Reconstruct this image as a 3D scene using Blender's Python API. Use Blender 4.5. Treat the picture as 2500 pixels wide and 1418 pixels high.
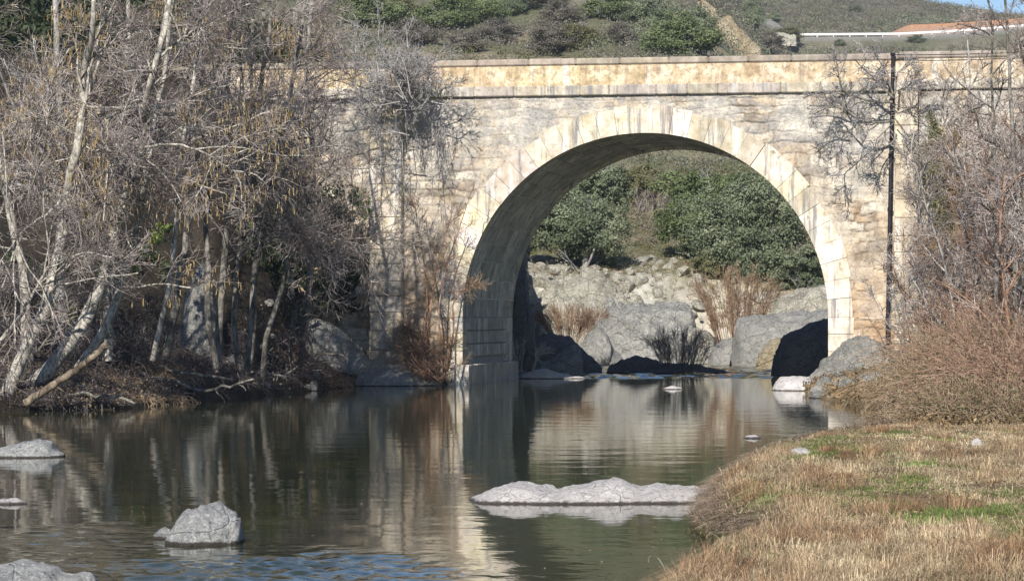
import bpy, math, random
import numpy as np
from mathutils import Vector
R = math.radians
for o in list(bpy.data.objects): bpy.data.objects.remove(o)
scn = bpy.context.scene
COL = scn.collection

# ------------------------------------------------------------------ camera, sky, sun, exposure
F, CX, HY, CH = 7219.0, 1250.0, 772.0, 1.86      # focal length, centre, horizon in photo pixels; eye height above the water
cam = bpy.data.objects.new('camera', bpy.data.cameras.new('camera')); COL.objects.link(cam)
cam.location = (0, 0, CH); cam.rotation_euler = (R(90), 0, 0)
cam.data.sensor_width = 36; cam.data.lens = 36*F/2500
cam.data.shift_y = (HY-709)/2500
cam.data.clip_start = .2; cam.data.clip_end = 3000
scn.camera = cam
SUN_EL, SUN_AZ = 31.0, 15.0                       # the light travels to the right of the view by SUN_AZ
world = bpy.data.worlds.new('World'); scn.world = world; world.use_nodes = True
wn = world.node_tree
sky = wn.nodes.new('ShaderNodeTexSky'); sky.sky_type = 'NISHITA'; sky.sun_disc = False
sky.sun_elevation = R(SUN_EL); sky.sun_rotation = R(180+SUN_AZ); sky.air_density = 1.0; sky.dust_density = 0.; sky.ozone_density = 3.0; sky.altitude = 2500
wn.links.new(sky.outputs[0], wn.nodes['Background'].inputs[0]); wn.nodes['Background'].inputs[1].default_value = .085
sl = bpy.data.lights.new('sun', 'SUN'); sl.energy = 4.8; sl.angle = R(.5); sl.color = (1, .94, .85)
so = bpy.data.objects.new('sun', sl); COL.objects.link(so)
d = Vector((math.sin(R(SUN_AZ))*math.cos(R(SUN_EL)), math.cos(R(SUN_AZ))*math.cos(R(SUN_EL)), -math.sin(R(SUN_EL))))
so.rotation_euler = d.to_track_quat('-Z', 'Y').to_euler()
scn.view_settings.view_transform = 'Standard'; scn.view_settings.look = 'None'
scn.view_settings.exposure = .5; scn.view_settings.gamma = 1
scn.render.resolution_x, scn.render.resolution_y = 1024, 580

# ------------------------------------------------------------------ noise and mesh helpers
def hsh(i, j, k, s):
    h = (i.astype(np.int64)*374761393 + j.astype(np.int64)*668265263 + k.astype(np.int64)*2147483647 + s*974634777) & 0xffffffff
    h = ((h ^ (h >> 13))*1274126177) & 0xffffffff
    h = ((h ^ (h >> 16))*2246822519) & 0xffffffff
    return ((h ^ (h >> 15)) & 0xffffff)/float(0xffffff)
def vnoise(p, s=0):
    p = np.asarray(p, float); f = np.floor(p); w = p-f; w = w*w*(3-2*w); i, j, k = f[..., 0], f[..., 1], f[..., 2]; r = 0
    for a in (0, 1):
        for b in (0, 1):
            for c in (0, 1):
                r = r + (w[..., 0] if a else 1-w[..., 0])*(w[..., 1] if b else 1-w[..., 1])*(w[..., 2] if c else 1-w[..., 2])*hsh(i+a, j+b, k+c, s)
    return r*2-1
def fbm(p, s=0, o=4, g=.5):
    r = 0; a = 1; t = 0
    p = np.asarray(p, float)
    for q in range(o): r = r + a*vnoise(p*2**q+q*17.3, s+q); t += a; a *= g
    return r/t
def fb2(x, y, sc, s=0, o=4): return fbm(np.stack([np.asarray(x, float)*sc, np.asarray(y, float)*sc, np.zeros_like(np.asarray(x, float))], -1), s, o)
def sstep(a, b, x): t = np.clip((x-a)/(b-a), 0, 1); return t*t*(3-2*t)

def lerpc(a, b, w): w = np.asarray(w)[..., None]; return np.asarray(a)*(1-w)+np.asarray(b)*w

def mesh(name, V, faces, mat=None, smooth=True, col=None):
    """faces: list of int arrays (M,k)"""
    V = np.asarray(V, np.float32).reshape(-1, 3)
    me = bpy.data.meshes.new(name); me.vertices.add(len(V)); me.vertices.foreach_set('co', V.ravel())
    faces = [np.asarray(f, np.int32) for f in faces if len(f)]
    tot = sum(f.size for f in faces); n = sum(len(f) for f in faces)
    me.loops.add(tot); me.polygons.add(n)
    me.loops.foreach_set('vertex_index', np.concatenate([f.ravel() for f in faces]))
    cnt = np.concatenate([np.full(len(f), f.shape[1], np.int32) for f in faces])
    st = np.concatenate([[0], np.cumsum(cnt)[:-1]]).astype(np.int32)
    me.polygons.foreach_set('loop_start', st)
    me.polygons.foreach_set('use_smooth', np.full(n, bool(smooth)))
    if col is not None:
        a = me.color_attributes.new('tint', 'FLOAT_COLOR', 'POINT')
        c = np.ones((len(V), 4), np.float32); c[:, :3] = col; a.data.foreach_set('color', c.ravel())
    me.update(calc_edges=True); me.validate()
    if mat: me.materials.append(mat)
    return me
def tag(o, label=None, cat=None, group=None, kind=None):
    if label: o['label'] = label
    if cat: o['category'] = cat
    if group: o['group'] = group
    if kind: o['kind'] = kind
    return o
def thing(name, loc, label, cat, group=None, rz=0):
    o = bpy.data.objects.new(name, None); COL.objects.link(o); o.location = loc; o.rotation_euler = (0, 0, rz); o.empty_display_size = .3
    return tag(o, label, cat, group)
def part(name, me, parent, world_coords=True):
    o = bpy.data.objects.new(name, me); COL.objects.link(o); o.parent = parent
    if world_coords: me.transform(__import__('mathutils').Matrix.Translation(-Vector(parent.location)))
    return o
def solo(name, me, label=None, cat=None, group=None, kind=None, loc=None):
    o = bpy.data.objects.new(name, me); COL.objects.link(o)
    if loc is not None:
        me.transform(__import__('mathutils').Matrix.Translation(-Vector(loc))); o.location = loc
    return tag(o, label, cat, group, kind)
def copy_thing(root, loc, rz, sc, label, group=None):
    r = root.copy(); COL.objects.link(r); r.location = loc; r.rotation_euler = (0, 0, rz); r.scale = sc; r['label'] = label
    if group: r['group'] = group
    for ch in list(root.children):
        c = ch.copy(); COL.objects.link(c); c.parent = r
    return r
def W(px, py, Y): return np.array([(px-CX)/F*Y, Y, CH+(HY-py)/F*Y])

class Acc:
    """collects boxes and patches into one mesh"""
    def __init__(s): s.V = []; s.Q = []; s.T = []; s.C = []; s.n = 0
    def add(s, V, Q=None, T=None, c=(1, 1, 1)):
        V = np.asarray(V, float).reshape(-1, 3); s.V.append(V)
        if Q is not None and len(Q): s.Q.append(np.asarray(Q)+s.n)
        if T is not None and len(T): s.T.append(np.asarray(T)+s.n)
        s.C.append(np.broadcast_to(np.asarray(c, float), (len(V), 3))); s.n += len(V)
    def box(s, a, b, c=(1, 1, 1), bev=0):
        (x0, y0, z0), (x1, y1, z1) = a, b
        if bev <= 0:
            V = [(x, y, z) for x in (x0, x1) for y in (y0, y1) for z in (z0, z1)]
            s.add(V, [(0, 1, 3, 2), (4, 6, 7, 5), (0, 4, 5, 1), (2, 3, 7, 6), (0, 2, 6, 4), (1, 5, 7, 3)], c=c); return
        e = bev                                   # front, top and sides bevelled: 3 shrunken shells
        V = []; ctr = ((x0+x1)/2, (y0+y1)/2, (z0+z1)/2); h = ((x1-x0)/2, (y1-y0)/2, (z1-z0)/2)
        def q(sx, sy, sz, ax):
            o = [0, 0, 0]
            for i, sg in enumerate((sx, sy, sz)): o[i] = ctr[i]+sg*(h[i]-(0 if i == ax else e))
            V.append(o); return len(V)-1
        I = {}
        for sx in (-1, 1):
            for sy in (-1, 1):
                for sz in (-1, 1):
                    for ax in range(3): I[sx, sy, sz, ax] = q(sx, sy, sz, ax)
        Q = []; T = []
        for ax in range(3):
            o = [k for k in range(3) if k != ax]
            for sg in (-1, 1):
                def key(a_, b_):
                    v = [0, 0, 0]; v[ax] = sg; v[o[0]] = a_; v[o[1]] = b_; return tuple(v)
                Q.append([I[key(a_, b_)+(ax,)] for a_, b_ in ((-1, -1), (1, -1), (1, 1), (-1, 1))])
        for ax in range(3):                        # edges along ax
            o = [k for k in range(3) if k != ax]
            for a_ in (-1, 1):
                for b_ in (-1, 1):
                    def key(t):
                        v = [0, 0, 0]; v[ax] = t; v[o[0]] = a_; v[o[1]] = b_; return tuple(v)
                    Q.append([I[key(-1)+(o[0],)], I[key(1)+(o[0],)], I[key(1)+(o[1],)], I[key(-1)+(o[1],)]])
        for sx in (-1, 1):
            for sy in (-1, 1):
                for sz in (-1, 1): T.append([I[sx, sy, sz, k] for k in range(3)])
        s.add(V, Q, T, c)
    def mesh(s, name, mat, smooth=False):
        m = mesh(name, np.concatenate(s.V), [np.concatenate(s.Q) if s.Q else [], np.concatenate(s.T) if s.T else []], mat, smooth, np.concatenate(s.C))
        import bmesh
        b = bmesh.new(); b.from_mesh(m); bmesh.ops.recalc_face_normals(b, faces=b.faces); b.to_mesh(m); b.free()
        return m

def tubes(P, Rr, sides=3):
    """P (N,K,3), Rr (N,K) -> verts, quads"""
    N, K, _ = P.shape
    T = np.gradient(P, axis=1); T /= np.linalg.norm(T, axis=2, keepdims=True)+1e-9
    up = np.where(np.abs(T[..., 2:3]) > .9, np.array([1., 0, 0]), np.array([0, 0, 1.]))
    up = np.broadcast_to(up[:, :1], T.shape)
    A = np.cross(T, up); A /= np.linalg.norm(A, axis=2, keepdims=True)+1e-9
    B = np.cross(T, A)
    an = np.arange(sides)*2*np.pi/sides
    V = P[:, :, None]+Rr[:, :, None, None]*(A[:, :, None]*np.cos(an)[:, None]+B[:, :, None]*np.sin(an)[:, None])
    base = (np.arange(N)[:, None, None]*K+np.arange(K-1)[None, :, None])*sides
    s0 = np.arange(sides)[None, None]; s1 = (s0+1) % sides
    Q = np.stack([base+s0, base+s1, base+sides+s1, base+sides+s0], -1).reshape(-1, 4)
    return V.reshape(-1, 3), Q
def resample(pts, r0, r1, K=14, rng=None, wob=0):
    pts = np.asarray(pts, float); d = np.r_[0, np.cumsum(np.linalg.norm(np.diff(pts, axis=0), axis=1))]; t = np.linspace(0, d[-1], K*4)
    q = np.stack([np.interp(t, d, pts[:, i]) for i in range(3)], 1)
    ker = np.ones(5)/5
    q2 = np.stack([np.convolve(np.pad(q[:, i], 2, 'reflect', reflect_type='odd'), ker, 'valid') for i in range(3)], 1)
    q = q2[np.linspace(0, len(q2)-1, K).astype(int)]
    if rng is not None and wob: q[1:-1] += rng.normal(0, wob, (K-2, 3))
    return q, np.linspace(r0, r1, K)
def unit(v): return v/(np.linalg.norm(v, axis=-1, keepdims=True)+1e-9)
def spawn(rng, P, Rr, n, t0=.3, t1=1., L=(.5, 1.), ang=(25, 60), K=5, grav=0., wob=.15, rr=.55, rmin=.004, tipf=.45, lfall=.5, up=0.):
    N, K0, _ = P.shape
    idx = np.repeat(np.arange(N), n); M = len(idx)
    t = rng.uniform(t0, t1, M); f = t*(K0-1); i = np.minimum(f.astype(int), K0-2); w = (f-i)[:, None]
    p = P[idx, i]*(1-w)+P[idx, i+1]*w
    pr = Rr[idx, i]*(1-w[:, 0])+Rr[idx, i+1]*w[:, 0]
    T = unit(P[idx, i+1]-P[idx, i])
    rv = rng.normal(size=(M, 3)); perp = unit(rv-(rv*T).sum(1, keepdims=True)*T)
    a = np.radians(rng.uniform(*ang, M))[:, None]
    D = unit(T*np.cos(a)+perp*np.sin(a)+np.array([0, 0, up]))
    ln = rng.uniform(*L, M)*(1-lfall*(t-t0)/(max(t1-t0, .01)))
    r0 = np.maximum(np.minimum(pr*rr, pr*.9), rmin)
    pts = [p]; s = (ln/(K-1))[:, None]
    for k in range(K-1):
        D = unit(D+rng.normal(0, wob, (M, 3))+np.array([0, 0, grav])); p = p+D*s; pts.append(p)
    Q = np.stack(pts, 1); RR = np.maximum(r0[:, None]*np.linspace(1, tipf, K)[None], rmin*.8)
    return Q, RR
def quads_at(rng, C, size, aspect=1., nrm=None):
    """small leaf rhombs at points C, each folded a little"""
    N = len(C); n = unit(rng.normal(size=(N, 3))) if nrm is None else unit(nrm+rng.normal(0, .6, (N, 3)))
    r = rng.normal(size=(N, 3)); a = unit(np.cross(n, r)); b = np.cross(n, a)
    s = (size*rng.uniform(.6, 1.3, N))[:, None] if np.isscalar(size) else size[:, None]
    V = np.stack([C-a*s, C-b*s*aspect*.6+n*s*.12, C+a*s, C+b*s*aspect*.6+n*s*.12], 1)
    return V.reshape(-1, 3), np.arange(N*4).reshape(N, 4)

# ------------------------------------------------------------------ materials
class M_:
    def __init__(s, name):
        s.m = bpy.data.materials.new(name); s.m.use_nodes = True; s.t = s.m.node_tree; s.n = s.t.nodes; s.b = s.n['Principled BSDF']
        s.b.inputs['Specular IOR Level'].default_value = .25
        s.g = s.n.new('ShaderNodeNewGeometry'); s.tc = s.n.new('ShaderNodeTexCoord'); s.obj = s.tc.outputs['Object']; s.pos = s.g.outputs['Position']
    def L(s, a, b): s.t.links.new(a, b)
    def node(s, ty, **kw):
        n = s.n.new(ty)
        for k, v in kw.items(): setattr(n, k, v)
        return n
    def mp(s, src, sc=(1, 1, 1), rot=(0, 0, 0), loc=(0, 0, 0)):
        n = s.node('ShaderNodeMapping'); s.L(src, n.inputs[0]); n.inputs['Scale'].default_value = sc; n.inputs['Rotation'].default_value = rot; n.inputs['Location'].default_value = loc; return n.outputs[0]
    def noise(s, src, sc, det=6, ro=.6, dist=0):
        n = s.node('ShaderNodeTexNoise'); s.L(src, n.inputs['Vector']); n.inputs['Scale'].default_value = sc; n.inputs['Detail'].default_value = det
        n.inputs['Roughness'].default_value = ro; n.inputs['Distortion'].default_value = dist; return n.outputs[0]
    def vor(s, src, sc, feat='F1', rnd=1, out=0):
        n = s.node('ShaderNodeTexVoronoi', feature=feat); s.L(src, n.inputs['Vector']); n.inputs['Scale'].default_value = sc; n.inputs['Randomness'].default_value = rnd; return n.outputs[out]
    def ramp(s, src, stops, interp='LINEAR'):
        n = s.node('ShaderNodeValToRGB'); s.L(src, n.inputs[0]); e = n.color_ramp.elements; n.color_ramp.interpolation = interp
        while len(e) < len(stops): e.new(.5)
        for q, (p, c) in zip(e, stops):
            q.position = p; q.color = (*(c if hasattr(c, '__len__') else (c, c, c)), 1)
        return n.outputs[0]
    def mix(s, fac, a, b, mode='MIX'):
        n = s.node('ShaderNodeMix', data_type='RGBA', blend_type=mode)
        for v, i in ((fac, 0), (a, 6), (b, 7)):
            if hasattr(v, 'is_linked'): s.L(v, n.inputs[i])
            elif i == 0: n.inputs[0].default_value = v
            else: n.inputs[i].default_value = (*v, 1)
        return n.outputs[2]
    def math(s, op, a, b=0., c=None):
        n = s.node('ShaderNodeMath', operation=op)
        for i, v in enumerate((a, b, c)):
            if v is None: continue
            if hasattr(v, 'is_linked'): s.L(v, n.inputs[i])
            else: n.inputs[i].default_value = v
        return n.outputs[0]
    def tint(s):
        n = s.node('ShaderNodeVertexColor', layer_name='tint'); return n.outputs[0]
    def sep(s, src):
        n = s.node('ShaderNodeSeparateXYZ'); s.L(src, n.inputs[0]); return n.outputs
    def bump(s, h, strength, dist=.02, nrm=None):
        n = s.node('ShaderNodeBump'); s.L(h, n.inputs['Height']); n.inputs['Strength'].default_value = strength; n.inputs['Distance'].default_value = dist
        if nrm is not None: s.L(nrm, n.inputs['Normal'])
        return n.outputs[0]
    def done(s, col, rough=.85, nrm=None):
        if hasattr(col, 'is_linked'): s.L(col, s.b.inputs['Base Color'])
        else: s.b.inputs['Base Color'].default_value = (*col, 1)
        if hasattr(rough, 'is_linked'): s.L(rough, s.b.inputs['Roughness'])
        else: s.b.inputs['Roughness'].default_value = rough
        if nrm is not None: s.L(nrm, s.b.inputs['Normal'])
        return s.m

def rubble(name, warm=0.):
    m = M_(name); v = m.obj
    big = m.noise(m.mp(v, (1, 1, 1.3)), .45, 5, .6); med = m.noise(v, 2.4, 7, .65); fine = m.noise(v, 14, 6, .7)
    base = m.mix(1, m.tint(), m.ramp(med, [(.33, (.50, .45, .39)), (.48, (.92, .88, .82)), (.62, (1.18, 1.15, 1.10))]), 'MULTIPLY')
    z = m.sep(v)[2]
    hi = m.math('MULTIPLY', m.ramp(m.math('MULTIPLY', z, .1), [(.38, 0), (.62, 1)]), m.ramp(m.noise(v, .8, 6, .65), [(.42, 0), (.58, 1)]))
    base = m.mix(m.math('MULTIPLY', hi, .4), base, (.74, .72, .68))
    hg = m.math('MULTIPLY', m.ramp(m.math('MULTIPLY', z, .1), [(.45, 0), (.72, 1)]), m.ramp(m.noise(m.mp(v, (1, 1, 1.8), loc=(7, 0, 3)), 1.6, 8, .78), [(.45, 0), (.56, 1)]))
    base = m.mix(m.math('MULTIPLY', hg, .7), base, (.25, .25, .255))
    li = m.ramp(m.noise(m.mp(v, loc=(3, 9, 1)), .9, 8, .75), [(.50, 0), (.62, 1)]); base = m.mix(m.math('MULTIPLY', li, .5), base, (.34, .34, .32))
    dr = m.ramp(m.noise(m.mp(v, (3.5, 3.5, .4), loc=(1, 2, 3)), 1, 5, .7), [(.56, 0), (.68, 1)]); base = m.mix(m.math('MULTIPLY', dr, .4), base, (.22, .21, .20))
    sp = m.ramp(fine, [(.37, 1), (.46, 0)]); base = m.mix(m.math('MULTIPLY', sp, .55), base, (.13, .11, .09))
    pk = m.ramp(m.noise(m.mp(v, (1, 1, 2.2), loc=(4, 4, 4)), 4.5, 8, .8), [(.39, 1), (.46, 0)]); base = m.mix(m.math('MULTIPLY', pk, .6), base, (.15, .125, .10))
    if warm: base = m.mix(m.math('MULTIPLY', m.ramp(m.math('MULTIPLY', z, .1), [(.1, 1), (.5, 0)]), warm), base, (.50, .29, .15))
    h = m.math('ADD', m.math('MULTIPLY', fine, .5), m.math('MULTIPLY', med, 1.))
    return m.done(base, .92, m.bump(h, .9, .05))
def stones(S, Z, seed, cover=0.):
    """coursed rubble: outward relief in metres and the colour of each stone"""
    rg = np.random.default_rng(seed); S = np.asarray(S, float); Z = np.asarray(Z, float); q = np.stack([S, S*0+seed, Z], -1)
    u = S+.16*fbm(q*2.6, 3, 3); w = Z+.13*fbm(q*2.1+9, 5, 3)
    cy = np.cumsum(np.r_[-1.6, rg.uniform(.19, .36, 60)]); j = np.clip(np.searchsorted(cy, w)-1, 0, 59); ez = np.minimum(w-cy[j], cy[j+1]-w)
    ex = np.ones_like(u); r1 = np.zeros_like(u); r2 = np.zeros_like(u); r3 = np.zeros_like(u)
    for c in np.unique(j):
        m_ = j == c; e = np.cumsum(np.r_[-16+rg.uniform(0, .6), rg.uniform(.24, .78, 110)]); k = np.clip(np.searchsorted(e, u[m_])-1, 0, 108)
        ex[m_] = np.minimum(u[m_]-e[k], e[k+1]-u[m_]); R3 = rg.uniform(0, 1, (3, 111)); r1[m_], r2[m_], r3[m_] = R3[0][k], R3[1][k], R3[2][k]
    ed = np.minimum(ex, ez)+.012*fbm(q*9, 4, 2)
    pal = np.array([(.55, .46, .34), (.46, .36, .25), (.62, .55, .44), (.42, .38, .33), (.50, .39, .27), (.66, .61, .53), (.33, .29, .24)]); col = pal[(r2*7).astype(int)]*(.85+.3*r3)[..., None]
    pl = sstep(.0, .30, fbm(q*.9+4, 8, 5)*1.3+cover+.28*sstep(8, 2, S)*sstep(3, 6, Z))                       # mortar smeared over the stones
    jt = sstep(.034, .008, ed)*(1-.65*pl)*(.55+.45*sstep(-.2, .2, fbm(q*2.3, 14, 3))); col = lerpc(col, (.60, .55, .47), pl*.55); col = lerpc(col, (.15, .12, .09), jt*.95)
    disp = (.03*sstep(.0, .05, ed)+.026*(r1-.5))*(1-.7*pl)+.018*fbm(q*4, 6, 5)
    return disp, col
def ashlar(name, cols, stain=.5, tintmul=True, streak=True, pit=0., wash=.6):
    """dressed stone: per-block tint, vertical dark streaks, pitting"""
    m = M_(name); v = m.obj
    med = m.noise(v, 2.2, 7, .65); fine = m.noise(v, 18, 6, .7)
    c = m.ramp(med, [(.33, cols[0]), (.48, cols[1]), (.62, cols[2])])
    if tintmul: c = m.mix(1, c, m.tint(), 'MULTIPLY')
    if streak:
        st = m.noise(m.mp(v, (4.5, 4.5, .35)), 1, 5, .7); c = m.mix(m.math('MULTIPLY', m.ramp(st, [(.52, 0), (.63, 1)]), stain), c, (.20, .20, .215)); s2 = m.noise(m.mp(v, (2.6, 2.6, .25), loc=(9, 1, 4)), 1, 5, .7); c = m.mix(m.math('MULTIPLY', m.ramp(s2, [(.55, 0), (.64, 1)]), wash), c, (.88, .85, .79))
    pt = m.ramp(m.noise(v, 5, 8, .8), [(.36+pit, 1), (.43+pit, 0)]); c = m.mix(m.math('MULTIPLY', pt, .6), c, (.2, .15, .1))
    return m.done(c, .88, m.bump(fine, .5, .03))
def rockmat(name, cols, lichen=(.55, .55, .5), wet=True, bs=1., la=.5, crack=1.):
    m = M_(name); v = m.pos
    a = m.noise(v, 1.6*bs, 8, .7); b = m.noise(v, 9*bs, 7, .75); f = m.noise(v, 38*bs, 5, .7)
    c = m.ramp(m.math('ADD', m.math('MULTIPLY', a, .55), m.math('MULTIPLY', b, .45)), [(.36, cols[0]), (.5, cols[1]), (.63, cols[2])])
    c = m.mix(m.math('MULTIPLY', m.ramp(m.noise(m.mp(v, loc=(5, 2, 8)), 4*bs, 8, .8), [(.5, 0), (.62, 1)]), la), c, lichen)
    cr = m.ramp(m.vor(m.mp(m.node('ShaderNodeVectorMath', operation='ADD').outputs[0] if False else v, (1, 1, 1.6), (.3, .5, .2)), 1.1*bs, 'DISTANCE_TO_EDGE'), [(0, 1), (.02, 0)])
    c = m.mix(m.math('MULTIPLY', m.math('MULTIPLY', cr, m.ramp(a, [(.4, 0), (.55, 1)])), .7*crack), c, (.06, .055, .05))
    c = m.mix(m.math('MULTIPLY', m.ramp(f, [(.34, 1), (.45, 0)]), .5), c, tuple(x*.3 for x in cols[0]))
    sk = m.noise(m.mp(v, loc=(1, 7, 3)), 15*bs, 5, .85); c = m.mix(m.math('MULTIPLY', m.ramp(sk, [(.53, 0), (.60, 1)]), .75), c, tuple(min(1, x*1.35) for x in cols[2])); c = m.mix(m.math('MULTIPLY', m.ramp(m.noise(m.mp(v, (1, 1, 2.), loc=(11, 7, 3)), 5*bs, 7, .8), [(.38, 1), (.45, 0)]), .7), c, tuple(x*.4 for x in cols[0]))
    if wet:
        z = m.math('ADD', m.sep(v)[2], m.math('MULTIPLY', b, -.06)); wv = m.ramp(m.math('ADD', m.math('MULTIPLY', z, 5), .5), [(.42, 1), (.5, 0)]); c = m.mix(m.math('MULTIPLY', wv, .9), c, (.035, .022, .018))
    h = m.math('ADD', m.math('ADD', m.math('MULTIPLY', b, 1.6), m.math('MULTIPLY', f, .6)), m.math('MULTIPLY', cr, -.5))
    return m.done(c, .85, m.bump(h, 1., .10/bs))
def barkmat(name, cols, sc=8):
    m = M_(name); v = m.pos
    c = m.ramp(m.noise(m.mp(v, (1, 1, .45)), sc, 6, .75), [(.36, cols[0]), (.48, cols[1]), (.58, cols[2])])
    return m.done(c, .8, m.bump(m.noise(v, sc*5, 4), .5, .01))
def twigmat(name, cols, sc=.9):
    m = M_(name); v = m.pos
    c = m.ramp(m.math('ADD', m.math('MULTIPLY', m.noise(v, sc, 3), .55), m.math('MULTIPLY', m.noise(v, 9, 2), .45)), [(.38, cols[0]), (.5, cols[1]), (.6, cols[2])])
    return m.done(c, .7)
def leafmat(name, cols, sc=.8, trans=.25):
    m = M_(name); v = m.pos
    oi = m.node('ShaderNodeObjectInfo')
    g = m.math('ADD', m.math('ADD', m.math('MULTIPLY', m.noise(v, sc, 5, .7), .62), m.math('MULTIPLY', m.noise(v, 9, 2), .38)), m.math('MULTIPLY', m.math('SUBTRACT', oi.outputs['Random'], .5), .08))
    c = m.ramp(g, [(.34, cols[0]), (.48, cols[1]), (.62, cols[2])])
    m.done(c, .6)
    tr = m.node('ShaderNodeBsdfTranslucent'); m.L(c, tr.inputs[0]); mx = m.node('ShaderNodeMixShader'); mx.inputs[0].default_value = trans
    out = m.n['Material Output']; m.L(m.b.outputs[0], mx.inputs[1]); m.L(tr.outputs[0], mx.inputs[2]); m.L(mx.outputs[0], out.inputs[0])
    return m.m
def tintmat(name, rough=.8, mul=None):
    m = M_(name); c = m.tint()
    c = m.mix(1, c, m.ramp(m.noise(m.pos, 7, 4), [(.3, .65), (.7, 1.25)]), 'MULTIPLY')
    return m.done(c, rough)

# ------------------------------------------------------------------ the ground: one sheet with banks, cliff foot, hillsides
WATER = np.array([(-11, -8), (-11, 50), (-10, 57.6), (-7.8, 59.3), (-6.9, 64), (-5.9, 69.6), (-4.7, 75), (-4.1, 79.4), (-2.2, 80.2), (-1.4, 81), (0.05, 88), (.9, 91), (2.0, 95), (2.6, 101), (2.2, 110),
    (2.6, 118), (6, 119.5), (10.5, 119), (11.5, 112), (9.8, 104), (9.2, 95), (9, 88), (8.8, 80), (8.4, 76), (7.3, 75), (6.9, 68), (7.4, 60), (6.9, 52), (6.1, 48.8), (5.05, 45.6), (4.05, 42.2), (3.15, 38), (2.5, 33.7), (1.95, 30),
    (1.68, 27.3), (1.62, 25.4), (1.78, 24), (1.86, 22.6), (1.45, 21.3), (1.15, 20), (.75, 18), (-.5, 10), (-1.5, -8)], float)
def sdist(x, y):
    sh = np.shape(x); x = np.ravel(x).astype(float); y = np.ravel(y).astype(float); best = np.full(x.shape, 1e9); ins = np.zeros(x.shape, bool)
    n = len(WATER)
    for i in range(n):
        a, b = WATER[i], WATER[(i+1) % n]; ab = b-a; t = np.clip(((x-a[0])*ab[0]+(y-a[1])*ab[1])/(ab@ab), 0, 1)
        best = np.minimum(best, np.hypot(x-a[0]-t*ab[0], y-a[1]-t*ab[1]))
        c = ((a[1] > y) != (b[1] > y)) & (x < (b[0]-a[0])*(y-a[1])/((b[1]-a[1]) or 1e-9)+a[0]); ins ^= c
    return np.where(ins, -best, best).reshape(sh)
def roadz(px): return CH+(HY-8-np.interp(px, [1700, 1850, 1950, 2200, 2320, 2500, 2700, 3200], [92, 92, 88, 86, 80, 66, 52, 30]))/F*450
def ground(x, y):
    x = np.asarray(x, float); y = np.asarray(y, float); d = sdist(x, y); px = CX+F*x/np.maximum(y, 10.)
    n1 = fb2(x, y, .35, 3, 4); n2 = fb2(x, y, 1.7, 9, 3); n3 = fb2(x, y, .08, 21, 4)
    dl = np.maximum(d, 0)
    left = .05+.34*np.minimum(dl, 3)+.14*np.maximum(dl-3, 0)+.14*n1+.05*n2
    right = np.interp(y, [28, 47], [.30, .10])*sstep(0, .45, d)+.022*dl+.05*n2*sstep(.2, 1.5, d)+.10*fb2(x, y, .8, 33, 2)*sstep(.3, 1.2, d)+.08*n1*sstep(.5, 3, d)+.10*np.maximum(dl-3.6, 0)*sstep(30, 42, y)
    rb = .06+.20*dl+.2*n1+.06*n2+3.4*sstep(11.0, 13.2, x+.4*n1)*sstep(67, 77.5, y+n1)
    right = right*(1-sstep(47, 56, y))+rb*sstep(47, 56, y)
    left = left+7.2*sstep(74, 82.6, y+.8*n1)*sstep(-5.2, -8.2, x+.5*n2)
    side = np.where(x < np.where(y < 60, -3., 2.5), left, right)
    back_l = .3*np.minimum(dl, 2)+4.6*sstep(1300, 1240, px+15*n2)*sstep(.3, 1.3, dl)+.42*np.maximum(dl-2.2, 0)+.3*n1*sstep(.3, 1.5, dl)
    back_r = .45*dl+.3*n1
    wb = sstep(86.5, 89, y); wr = sstep(1500, 1900, px); side = side*(1-wb)+(back_l*(1-wr)+back_r*wr)*wb
    side = np.minimum(side, 8.2+.05*np.abs(x)+n1)
    yy = y+1.6*n3+1.0*n1+.35*n2
    tc = np.interp(yy, [60, 115, 118, 120.5, 122.5, 126, 150, 165, 200, 260, 400, 600, 900, 3000], [-3, -1, .6, 2.2, 3.6, 4.2, 8.8, 11.5, 19.4, 31, 55, 80, 90, 90])
    zr = roadz(px); cut = 2.3*sstep(2120, 2230, px)+.3
    crest = CH+(HY-np.interp(px, [1200, 1850, 2050, 2250, 2400, 2500, 3000, 4000], [-260, -80, -40, 8, 38, 66, 120, 190]))/F*600
    def seg(a, b, za, zb): return za+(zb-za)*np.clip((y-a)/(b-a), 0, 1)
    tr = np.interp(yy, [60, 115, 118, 122, 126, 150, 165, 200, 260], [-3, -1, .5, 1.6, 3.0, 8.0, 10.5, 15, 18])
    tr = np.where(y > 260, seg(260, 432, 18, zr-5.5), tr); tr = np.where(y > 432, seg(432, 446.5, zr-5.5, zr), tr)
    tr = np.where(y > 455, seg(455, 457.5, zr, zr+cut), tr); tr = np.where(y > 457.5, seg(457.5, 600, zr+cut, crest), tr)
    tr = np.where(y > 600, crest-(y-600)*.08, tr)
    w = sstep(1640, 1960, px+40*n1)*sstep(140, 230, y)
    far = tc*(1-w)+tr*w + (n1*.5+n3*1.5)*sstep(125, 150, y)*(1-sstep(425, 440, y)*w*(1-sstep(458, 470, y)))
    z = np.where(y > 108, np.maximum(side, far), side)
    bed = -.12-.45*np.minimum(-d, 2.)
    return np.where(d > 0, z, np.maximum(bed, -1.1))
def hit(px, py, y0=88., y1=620.):
    Y = np.geomspace(y0, y1, 1500); P = ground((px-CX)/F*Y, Y); ray = CH+(HY-py)/F*Y
    k = np.argmax(P >= ray); k = k if P[k] >= ray[k] else len(Y)-1
    return np.array([(px-CX)/F*Y[k], Y[k], P[k]])

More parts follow.
